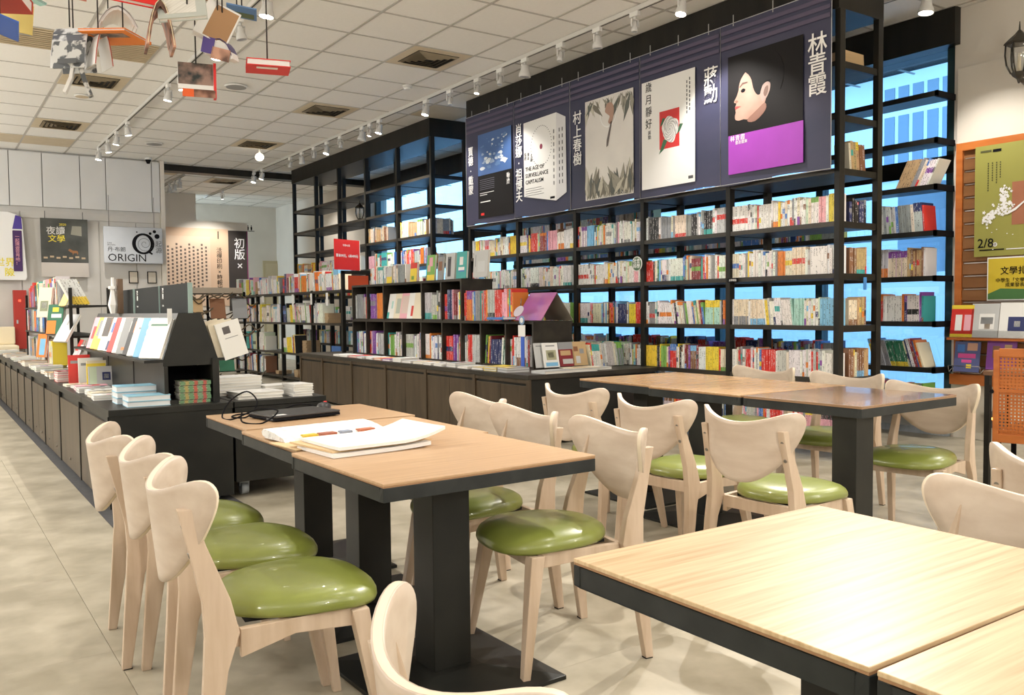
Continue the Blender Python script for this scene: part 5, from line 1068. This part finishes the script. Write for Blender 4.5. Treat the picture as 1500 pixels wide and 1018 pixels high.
hbook(.21, .22, .01, 'purple', faceout(6.55, 3.22, .55, .22, 8), 'dark magazine with two faces behind the cane chair', None, art=[(.2, .45, .4, .8, 'brown'), (.6, .85, .4, .85, 'tan')], cat='magazine', name='magazine')
# wall lantern
def lantern(name, lab, x, y, z, s, wall=True):
    t = thing(name, lab, 'lantern', (x, y, z)); n = 6
    def rg(r, h): return [(r * s * math.cos(2 * PI * j / n), r * s * math.sin(2 * PI * j / n), h * s) for j in range(n)]
    MB().loft([rg(.010, .30), rg(.03, .275), rg(.07, .24), rg(.095, .215), rg(.10, .205), rg(.085, .20)], smooth=False).build('roof', P('lantern_metal', (.035, .03, .022), .4), t); MB().cyl((0, 0, .29 * s), (0, 0, .36 * s), .008 * s, .003 * s, n=8).build('finial', M['lantern_metal'], t)
    for j in range(n):
        a = 2 * PI * j / n; pts = [(.085, .20), (.088, .13), (.078, .06), (.05, .0)]
        for (r0, h0), (r1, h1) in zip(pts, pts[1:]): MB().cyl((r0 * s * math.cos(a), r0 * s * math.sin(a), h0 * s), (r1 * s * math.cos(a), r1 * s * math.sin(a), h1 * s), .006 * s, n=6).build('rib', M['lantern_metal'], t)
    MB().loft([rg(.08, .195), rg(.082, .13), rg(.072, .06), rg(.046, .005)], caps=False).build('glass', M['clear'], t); MB().cyl((0, 0, .01 * s), (0, 0, .14 * s), .012 * s, n=10).build('candle_tube', M['cream'], t)
    MB().loft([rg(.055, .005), rg(.04, -.02), rg(.015, -.04), rg(.006, -.07)], smooth=False).build('base', M['lantern_metal'], t)
    if wall: MB().cyl((0, 0, -.03 * s), (.10 * s, 0, -.06 * s), .016 * s, n=8).cyl((.10 * s, 0, -.06 * s), (.20 * s, 0, -.02 * s), .014 * s, n=8).cyl((.19 * s, 0, -.02 * s), (.215 * s, 0, -.02 * s), .045 * s, n=14).build('bracket', M['lantern_metal'], t)
lantern('wall_lantern', 'black wall lantern at the top right on the white wall', 6.47, 3.085, 2.66, 1.0)
lantern('shelf_lantern', 'small black lantern standing alone on the back bookcase', 5.32, 11.62, 2.355, .75, False)
t = thing('wall_socket', 'white wall outlet near the floor at the right edge', 'outlet', (0, 0, 0)); bx(6.635, 6.645, 3.06, 3.20, .12, .23).build('plate', M['paper'], t)
for y in (3.10, 3.15): bx(6.632, 6.636, y - .004, y + .004, .16, .18).build('slot', M['ink'], t)
t = thing('power_adapter', 'dark power box with a small orange light below the slatted wall', 'adapter', (0, 0, 0)); bx(6.60, 6.645, 3.22, 3.36, .11, .23).build('body', M['midgrey'], t, bevel=.004); MB().cyl((6.60, 3.29, .18), (6.594, 3.29, .18), .012, n=10).build('lamp', P('orangelamp', (1, .4, .05), emit=(1, .35, .05), estr=6), t)
# cane chair and side table at the right edge
cc = thing('cane_chair', 'orange-brown cane chair at the right edge by the slatted wall', 'chair', (4.78, 2.15, 0), R(-75))
W2 = .19
for s in (-1, 1):
    bx(s * (W2 + .012) - .014, s * (W2 + .012) + .014, -.012, .012, .30, .79).build('back_post', M['orange'], cc, bevel=.004)
    MB().cyl((s * W2, .02, .34), (s * W2, -.05, 0), .014, n=8).build('leg', M['ink'], cc); MB().cyl((s * W2, .40, .33), (s * (W2 + .01), .46, 0), .014, n=8).build('leg', M['ink'], cc)
    MB().cyl((s * (W2 + .03), -.02, .57), (s * (W2 + .03), .36, .56), .011, n=8).build('armrest', M['ink'], cc); MB().cyl((s * (W2 + .03), .34, .56), (s * (W2 + .02), .38, .33), .011, n=8).build('armrest', M['ink'], cc)
bx(-W2, W2, -.012, .012, .755, .80).build('back_rail', M['orange'], cc, bevel=.004); bx(-W2, W2, -.012, .012, .30, .345).build('back_rail', M['orange'], cc, bevel=.004); bx(-W2, W2, -.010, .010, .565, .585).build('back_rail', M['orange'], cc, bevel=.003)
cn_ = MB(); n_ = 22
for j in range(n_ + 1):
    x = -W2 + 2 * W2 * j / n_; cn_.box(x - .0045, x + .0045, -.003, .003, .345, .565); cn_.box(x - .0045, x + .0045, -.003, .003, .585, .755)
for j in range(24): z = .345 + .41 * j / 23; cn_.box(-W2, W2, -.004, .002, z - .0045, z + .0045)
o = cn_.build('cane_mesh', M['orange'], cc); o['kind'] = 'stuff'
bx(-W2, W2, .0, .42, .335, .36).build('seat', M['orange'], cc, bevel=.006)
t = thing('side_table', 'small table with thin black legs left of the cane chair', 'table', (5.22, 2.25, 0)); bx(-.27, .27, -.28, .28, .635, .66).build('tabletop', P('table_brown', (.20, .10, .05), .4), t, bevel=.002)
for sx in (-1, 1):
    for sy in (-1, 1): bx(sx * .25 - .014, sx * .25 + .014, sy * .26 - .014, sy * .26 + .014, 0, .635).build('leg', M['black'], t)
# ================================================================ ON THE TABLES
lp = thing('laptop', 'closed black laptop lying at the far end of the laptop table', 'laptop', (1.27, 3.44, .601), R(10))
MB().box(-.15, .15, -.105, .105, .003, .014).build('base', M['ink'] , lp, bevel=.003); MB().box(-.15, .15, -.105, .105, .0145, .024).build('lid', P('laptop_black', (.035, .035, .037), .35), lp, bevel=.004)
for x in (-.13, .13): MB().cyl((x, .08, 0), (x, .1, .005), .01, n=8).build('foot', M['ink'], lp)
bx(-.14, -.09, -.095, -.065, .0241, .0246).build('sticker', M['paper'], lp); bx(-.1506, -.1496, -.09, -.04, .005, .012).build('port', M['midgrey'], lp)
t = thing('computer_mouse', 'black mouse with a red wheel beside the laptop', 'mouse', (1.46, 3.60, .6005), R(50))
MB().loft([[(r_ * .050 * math.cos(a), r_ * .030 * math.sin(a), z) for a in [2 * PI * j / 18 for j in range(18)]] for r_, z in ((.9, 0), (1, .008), (.95, .018), (.75, .028), (.4, .033), (.02, .034))]).build('shell', M['laptop_black'], t); MB().cyl((.022, -.006, .030), (.022, .006, .030), .007, n=10).build('wheel', M['red'], t)
def tube(pts, r, name, m, parent=None, n=7):
    p = [Vector(q) for q in catmull(pts, 6, closed=False)] + [Vector(pts[-1])]; rings = []; up = Vector((0, 0, 1))
    for i, c in enumerate(p):
        d = (p[min(i + 1, len(p) - 1)] - p[max(i - 1, 0)]).normalized(); a = d.cross(up if abs(d.z) < .9 else Vector((1, 0, 0))).normalized(); b = d.cross(a)
        rings.append([tuple(c + (a * math.cos(2 * PI * k / n) + b * math.sin(2 * PI * k / n)) * r) for k in range(n)])
    return MB().loft(rings).build(name, m, parent)
o = tube([(1.04, 3.40, .640), (1.03, 3.36, .606), (1.09, 3.30, .604), (1.17, 3.36, .64), (1.12, 3.46, .640), (1.03, 3.48, .606), (1.02, 3.60, .604), (1.07, 3.66, .66), (1.13, 3.62, .70), (1.15, 3.55, .66), (1.10, 3.52, .607), (1.05, 3.56, .604), (1.10, 3.64, .604), (1.25, 3.63, .607), (1.33, 3.60, .63), (1.40, 3.62, .625), (1.45, 3.64, .605)], .0032, 'cable', M['ink']); tag(o, 'black cable looped behind the laptop', 'cable')
# papers
def sheet(name, w_, h_, z0, z1, curl, m, Mx, lab, cat, group=None, seed=1):
    n = 10; b = MB()
    def zz(u, v, z): return z + curl * max(0, u - .55) ** 2 * 3 + curl * .4 * max(0, .3 - v) ** 2
    top = [(-w_ / 2 + w_ * i / n, -h_ / 2 + h_ * j / 4, zz(i / n, j / 4, z1)) for j in range(5) for i in range(n + 1)]; bot = [(x, y, z0 + (z - z1)) for x, y, z in top]
    N1 = len(top); q = lambda i, j: j * (n + 1) + i; f = []
    for j in range(4):
        for i in range(n): f.append((q(i, j), q(i + 1, j), q(i + 1, j + 1), q(i, j + 1))); f.append(tuple(N1 + k for k in (q(i, j), q(i, j + 1), q(i + 1, j + 1), q(i + 1, j))))
    for i in range(n): f += [(q(i, 0), N1 + q(i, 0), N1 + q(i + 1, 0), q(i + 1, 0)), (q(i, 4), q(i + 1, 4), N1 + q(i + 1, 4), N1 + q(i, 4))]
    for j in range(4): f += [(q(0, j), q(0, j + 1), N1 + q(0, j + 1), N1 + q(0, j)), (q(n, j), N1 + q(n, j), N1 + q(n, j + 1), q(n, j + 1))]
    b.quads(top + bot, f, smooth=False); o = b.build(name, m); tag(o, lab, cat, group); place(o, Mx); return o
A_ = 4
sheet('paper_stack', .34, .25, 0, .012, .01, M['paper'], T(1.155, 2.52, .601, A_), 'white bundle at the bottom of the paper pile', 'papers')
sheet('folder', .36, .27, 0, .006, .0, P('kraft', (.66, .48, .27), .7), T(1.16, 2.555, .614, A_ + 3), 'tan card folder between the white papers', 'folder')
sheet('paper_stack', .37, .27, 0, .010, .05, M['paper'], T(1.19, 2.525, .621, A_ - 1), 'loose white sheets on top of the tan folder', 'papers')
sheet('kraft_envelope', .36, .20, 0, .003, .0, M['kraft'], T(1.13, 2.71, .6005, A_ + 1), 'brown envelope under the rolled newspaper', 'envelope')
npm = noisy('newsprint', (.62, .60, .60), (.80, .79, .78), (1, 1, 1), 45, 2, rough=.7, lo=.42, hi=.5)
nw = thing('newspaper', 'folded newspaper with a coloured strip beside the white papers', 'newspaper', (1.16, 2.86, .604), R(6))
prof = [(-.09, 0), (.06, .0), (.085, .008), (.09, .02), (.075, .03), (.03, .028), (-.02, .022), (-.07, .012)]
MB().prism(prof, -.19, .20, M=Matrix(((0, 0, 1, 0), (1, 0, 0, 0), (0, 1, 0, 0), (0, 0, 0, 1)))).build('sheets', npm, nw, bevel=.001)
for k, (a, b_, c) in enumerate(((-.12, -.07, (.62, .45, .05)), (-.06, 0, (.35, .12, .08)), (.02, .06, (.25, .3, .4)), (.09, .15, (.45, .15, .08)))): MB().box(a, b_, -.092, -.06, .004, .0175).build('printed_strip', P('np%d' % k, c), nw)
# ================================================================ COUNTER ODDITIES
tb = thing('open_book', 'purple and orange book standing like a tent on the cubby shelf end', 'book', (0, 0, 0))
for s, m_ in ((-1, noisy('purple_cover', (.24, .07, .36), (.50, .16, .30), (1, 1, 1), 4, rough=.3)), (1, P('inner_grey', (.30, .27, .22)))):
    a = Vector((4.33, 0, 1.165)); b_ = Vector((4.33 + s * .165, 0, .937)); nrm = Vector((b_.z - a.z, 0, -(b_.x - a.x))).normalized() * .004
    MB().quads([(a.x, 6.03, a.z), (a.x, 5.66, a.z), (b_.x, 5.66, b_.z), (b_.x, 6.03, b_.z), (a.x + nrm.x, 6.03, a.z + nrm.z), (a.x + nrm.x, 5.66, a.z + nrm.z), (b_.x + nrm.x, 5.66, b_.z + nrm.z), (b_.x + nrm.x, 6.03, b_.z + nrm.z)], [(0, 1, 2, 3), (4, 7, 6, 5), (0, 4, 5, 1), (1, 5, 6, 2), (2, 6, 7, 3), (3, 7, 4, 0)]).build('cover', m_, tb)
ts = thing('shelf_talker', 'white oval tag and note card above a blue strip at the cubby end', 'sign', (0, 0, 0)); F = FX(4.125, 5.86, .54)
MB().box(-.035, .015, 0, .32, -.004, 0, M=F).build('blue_strip', P('strip_blue', (.05, .13, .60), .35), ts); MB().box(-.065, .035, .265, .36, .002, .005, M=F).build('note_card', M['paper'], ts)
MB().cyl(F @ Vector((-.01, .40, .003)), F @ Vector((-.01, .40, .007)), .038, n=20).build('badge', P('badge_blue', (.18, .30, .50)), ts); MB().cyl(F @ Vector((-.01, .40, .007)), F @ Vector((-.01, .40, .009)), .022, n=16).build('badge_face', M['paper'], ts)
pp([(-.02 + .072 * math.cos(a) * 1.0 - .03, .475 + .038 * math.sin(a) + .022 * math.cos(a)) for a in [2 * PI * j / 24 for j in range(24)]], .006, P('lilac', (.66, .60, .70)), ts, F, 'oval_tag', th=.004)
MB().cyl(F @ Vector((-.03, .50, .004)), F @ Vector((-.02, .58, .0)), .004, n=6).build('tie', M['screw'], ts)
hbook(.02, .25, .13, 'blue', FX(4.18, 6.17, .935) @ Matrix.Rotation(PI / 2, 4, 'Z') @ Matrix.Translation((0.02, 0, 0)), 'blue and tan boxed volumes next to the tent book', None, cat='book')
MT = thing('paper_tower', 'white paper tower ornament with a brown strip on the island display', 'ornament', (1.16, 6.55, 1.03))
MB().box(-.005, .03, -.03, .03, 0, .24).build('brown_strip', P('brownstrip', (.16, .10, .06)), MT)
for z0, z1, r0, r1 in ((.0, .06, .02, .035), (.06, .17, .035, .012), (.17, .19, .03, .03), (.19, .25, .012, .01)): MB().cyl((-.03, 0, z0), (-.03, 0, z1), r0, r1, n=6, smooth=False).build('tier', M['paper'], MT)
for k, (y, z, w_, h_, lab) in enumerate(((12.0, .80, .07, .17, 'first'), (11.3, .83, .06, .15, 'second'), (10.75, .80, .07, .17, 'third'), (13.3, .84, .1, .1, 'fourth'))):
    t = thing('price_tag', 'white hanging price tag on the low bookcase, %s from the left' % ('second', 'third', 'fourth', 'first')[k], 'tag', (0, 0, 0), 0, 'white tags on the low bookcase'); F = FX(4.435, y, 1.27 - h_); MB().box(-w_ / 2, w_ / 2, 0, h_, 0, .003, M=F).build('card', M['paper'], t)
# magazine rack behind the island at the passage
rk2 = thing('wire_rack', 'tangled dark wire display rack beyond the island', 'rack', (0, 0, 0)); r = random.Random(4)
for k in range(34):
    x, y, z = r.uniform(2.55, 3.35), r.uniform(10.6, 11.2), r.uniform(.15, 1.2); a = r.uniform(-.5, .5)
    tube([(x, y, z), (x + .12, y, z + .07 + a * .1), (x + .22, y, z + .02), (x + .30, y, z + .08)], .009, 'wire', P('bronze', (.09, .065, .035), .35), rk2, 5)
for x in (2.5, 2.95, 3.4): bx(x - .012, x + .012, 10.9, 10.924, 0, 1.28).build('post', M['ink'], rk2)
for z in (.3, .62, .95, 1.26): bx(2.5, 3.4, 10.85, 11.05, z - .01, z).build('tray', M['black'], rk2)
bx(2.55, 3.35, 10.8, 11.1, 1.26, 1.33).build('top_basket', P('basket', (.35, .30, .24)), rk2, bevel=.004)
for k in range(9): hbook(.18, .25, .02, ('brown', 'dark green', 'tan', 'grey', 'cream')[k % 5], faceout(2.6 + k * .09, 10.82, (.30, .62, .95)[k % 3], .25, 14, 0, FY), 'dark magazine in the wire rack beyond the island, %s from the left' % ordw(k + 1), 'magazines in the wire rack', cat='magazine', name='magazine')
# ================================================================ HANGING BOOKS
def HF(x, y, z, yaw=-13, pitch=0, roll=0):  # local x right, y away, z up, facing the dining area
    return Matrix.Translation((x, y, z)) @ Matrix.Rotation(R(yaw), 4, 'Z') @ Matrix.Rotation(R(roll), 4, 'Y') @ Matrix.Rotation(R(pitch), 4, 'X')
def cord(root, x, y, z):
    o = MB().cyl((x, y, z), (x, y, CEIL + .004), .0022, n=6).build('cord', M['cord']); o.parent = root; o.matrix_parent_inverse = root.matrix_basis.inverted()
def strip(prof, L, th, F, m, parent, name):
    """a bent sheet: prof in local x/z, length L along local y"""
    n = len(prof); nr = []
    for i in range(n):
        a, b_ = prof[max(0, i - 1)], prof[min(n - 1, i + 1)]; d = Vector((b_[0] - a[0], b_[1] - a[1])).normalized(); nr.append((-d.y * th, d.x * th))
    r0 = [[(x, -L / 2, z), (x + a, -L / 2, z + b_), (x + a, L / 2, z + b_), (x, L / 2, z)] for (x, z), (a, b_) in zip(prof, nr)]
    b = MB(); b.loft([[F @ Vector(p) for p in r] for r in r0], smooth=False); o = b.build(name, m); 
    if parent: o.parent = parent
    return o
def arch(w_, drop, n=8, flare=.0): return [(w_ * (u := (i / n * 2 - 1)) * (1 - .25 * abs(u)) + flare * abs(u) * u, -drop * abs(u) ** 1.6) for i in range(n + 1)]
gH = 'books hanging on cords from the ceiling'
def hang(label, F, L, w_, drop, cm, pm, cords, th=.006, pages=2, extra=None, cover_in=None):
    t = thing('hanging_book', label, 'book', (0, 0, 0), 0, gH)
    strip(arch(w_, drop), L, .0025, F @ Matrix.Translation((0, 0, .003)), cm, t, 'cover')
    for q in range(pages): strip(arch(w_ * (.93 - q * .12), drop * (.95 - q * .22)), L * .96, th, F @ Matrix.Translation((0, 0, -th * (q + 1) - .001)), pm, t, 'page_block')
    if extra: extra(t, F)
    for x, y in cords:
        p = F @ Vector((x, y, .004)); o = MB().cyl(p, (p.x, p.y, CEIL + .004), .0028, n=6).build('cord', M['cord'], t)
    return t
def closed(label, F, w_, h_, th, cm, cords, art=(), front=False):
    t = thing('hanging_book', label, 'book', (0, 0, 0), 0, gH); b = MB(); k = .003
    b.box(-w_ / 2, w_ / 2, -h_ / 2, h_ / 2, 0, k, M=F).box(-w_ / 2, w_ / 2, -h_ / 2, h_ / 2, th - k, th, M=F).box(-w_ / 2, w_ / 2, h_ / 2 - k, h_ / 2, 0, th, M=F); b.build('cover', cm, t)
    MB().box(-w_ / 2 + .004, w_ / 2 - .004, -h_ / 2 + .004, h_ / 2 - .004, k, th - k, M=F).build('page_block', M['paper'], t)
    for x0, x1, y0, y1, m_ in art: MB().box(x0, x1, y0, y1, *((th, th + .001) if front else (-.001, 0)), M=F).build('printed_patch', m_, t)
    for x, y in cords: p = F @ Vector((x, y, th)); MB().cyl(p, (p.x, p.y, CEIL + .004), .0028, n=6).build('cord', M['cord'], t)
    return t
news = noisy('printed_pages', (.10, .11, .12), (.62, .63, .62), (1, 1, 1), 26, 3, rough=.6, lo=.47, hi=.53)
photo = noisy('photo_print', (.02, .03, .03), (.34, .22, .18), (1, 1, 1), 17, 3, rough=.45, lo=.40, hi=.62)
facep = noisy('portrait_print', (.12, .05, .03), (.60, .32, .22), (1, 1, 1), 14, 2, rough=.45, lo=.38, hi=.58)
pages_m = noisy('old_pages', (.62, .60, .55), (.82, .80, .76), (1, 60, 1), 4, 2, rough=.7)
closed('closed red book hanging lowest and farthest right, white label underneath', HF(1.175, 3.40, 1.985, -16, 1, 0), .165, .14, .026, M['red'], ((0, .04),), art=((-.045, .035, -.045, -.02, M['paper']),))
t = closed('open book with a dark group photo facing out, above the white spotlight pair', HF(.935, 3.54, 1.955, -13, 82), .135, .105, .012, M['paper'], ((0, .05),), art=((-.066, .062, -.035, .052, photo), (-.052, -.01, -.085, -.0535, P('orange_print', (.80, .12, .02))), (-.01, .07, -.085, -.0535, facep)), front=True)
MB().box(.064, .074, -.02, .02, -.085, .05, M=HF(.935, 3.54, 1.96, -13)).build('red_cover', M['red'], t)
def mg(t, F): MB().box(-.0625, -.060, -.05, .03, -.155, -.135, M=F).build('grey_ad', M['midgrey'], t)
hang('arched newspaper-like magazine drooping on both sides of its cords', HF(.57, 4.02, 2.205, 50), .15, .055, .17, noisy('mag_cover', (.10, .11, .14), (.70, .72, .76), (1, 1, 1), 16, 3, rough=.4, lo=.45, hi=.55), news, ((-.02, 0), (.02, .01)), pages=3, extra=mg)
strip([(0, 0), (-.01, -.06), (-.035, -.12)], .05, .012, HF(.56, 4.0, 2.06), M['paper'], bpy.data.objects['hanging_book.002'], 'loose_leaves'); strip([(.01, 0), (.025, -.06), (.05, -.13)], .05, .018, HF(.57, 4.0, 2.06), news, bpy.data.objects['hanging_book.002'], 'loose_leaves')
hang('red-patterned small cover bent downward right of the arched magazine', HF(.66, 3.98, 2.20, 10), .12, .045, .15, P('redpattern', (.50, .05, .03)), M['paper'], ((0, 0),), pages=1)
closed('flat orange book seen from below with a dark figure print', HF(.715, 3.93, 2.17, -48, -3, 4), .22, .17, .012, P('orange_cover', (.85, .24, .02)), ((.0, .05),), art=((-.08, .08, -.055, -.01, photo),))
hang('pale open magazine with curled ends above the flat orange book', HF(.755, 4.12, 2.33, -5), .22, .10, .08, P('pale_mag', (.58, .58, .58)), M['paper'], ((-.03, 0),), pages=2)
closed('red hardback with white label strip at the top edge of the view', HF(.69, 3.42, 2.20, -13, 60, 6), .17, .13, .02, M['red'], ((-.02, 0),), art=((.045, .06, -.03, .05, M['paper']), (-.02, .0, -.06, .06, P('goldstrip', (.55, .38, .15)))), front=True)
hang('grey text page spread with yellow border, second from the left edge', HF(.37, 4.02, 2.215, -13, 60), .16, .075, .01, P('yellow_border', (.70, .55, .18)), P('grey_page', (.45, .45, .46)), ((0, .02),), pages=1)
closed('thick red-backed book with wood-coloured pages at the left edge', HF(.275, 3.50, 2.10, -25, -8), .16, .13, .045, P('deep_red', (.55, .05, .03)), ((.03, 0),), art=())
closed('blue glossy card at the left edge below the wood-coloured book', HF(.265, 3.46, 2.02, -13, -25, 20), .12, .10, .006, P('gloss_blue', (.04, .12, .50), .3), ((0, .0),))
closed('salmon rounded volume at the top edge', HF(.475, 3.63, 2.215, -13, 10, 8), .17, .10, .03, P('salmon', (.70, .20, .15)), ((.0, 0), (.05, 0)))
closed('cream magazine sliver at the top edge beside the salmon volume', HF(.57, 3.62, 2.235, -10, 12), .14, .12, .012, M['cream'], ((0, 0),))
closed('mint green cover at the top left corner', HF(.35, 3.75, 2.23, 8, 14, 18), .18, .12, .008, P('mintcover', (.30, .58, .55)), ((.02, 0),))
hang('magazine with a man in dark clothes drooping like an arch', HF(.775, 3.42, 2.165, -8), .15, .058, .16, M['cream'], facep, ((0, 0),), pages=2, th=.010)
closed('white cover with red and black text at the top edge', HF(.845, 3.36, 2.15, -22, 62, -8), .17, .12, .02, P('grey_green', (.50, .53, .50)), ((.02, 0),), art=((-.06, .05, -.04, .05, pages_m),), front=True)
closed('pale book with brown worn pages facing out, right of the arch', HF(1.0, 3.48, 2.145, -13, 70, 24), .13, .17, .03, M['paper'], ((0, .05),), art=((-.03, .06, -.08, .075, P('brown_pages', (.42, .24, .12))),), front=True)
hang('book showing a large eye on a dark blue cover, white pages at right', HF(1.02, 3.46, 2.085, -30, 8, 14), .10, .07, .05, P('darkviolet', (.06, .04, .16)), M['paper'], ((-.02, 0),), pages=2, th=.014, extra=lambda t, F: (MB().box(-.02, .05, -.056, -.052, -.075, -.03, M=F).build('eye_print', facep, t), MB().box(-.06, -.015, -.056, -.052, -.06, .0, M=F).build('violet_print', P('violetp', (.09, .06, .28)), t)))
closed('small blue and green landscape card behind the brown-paged book', HF(1.155, 3.65, 2.275, -20, -12, 8), .12, .09, .006, P('lakeblue', (.12, .24, .48), .3), ((-.02, 0), (.0, 0)), art=((-.05, .05, .0, .035, P('lakegreen', (.10, .14, .07))),))
closed('tan volume at the top edge above the brown pages', HF(.935, 3.52, 2.235, -40, 10, -25), .14, .08, .015, P('tancover', (.50, .30, .16)), ((0, 0),))
# ---------------------------------------------------------------- scale the laid-out scene to real size
bpy.context.view_layer.update()
for o in list(COL.objects):
    if o.parent is None and o.type not in ('CAMERA', 'LIGHT'):
        o.location = o.location * S; o.scale = o.scale * S
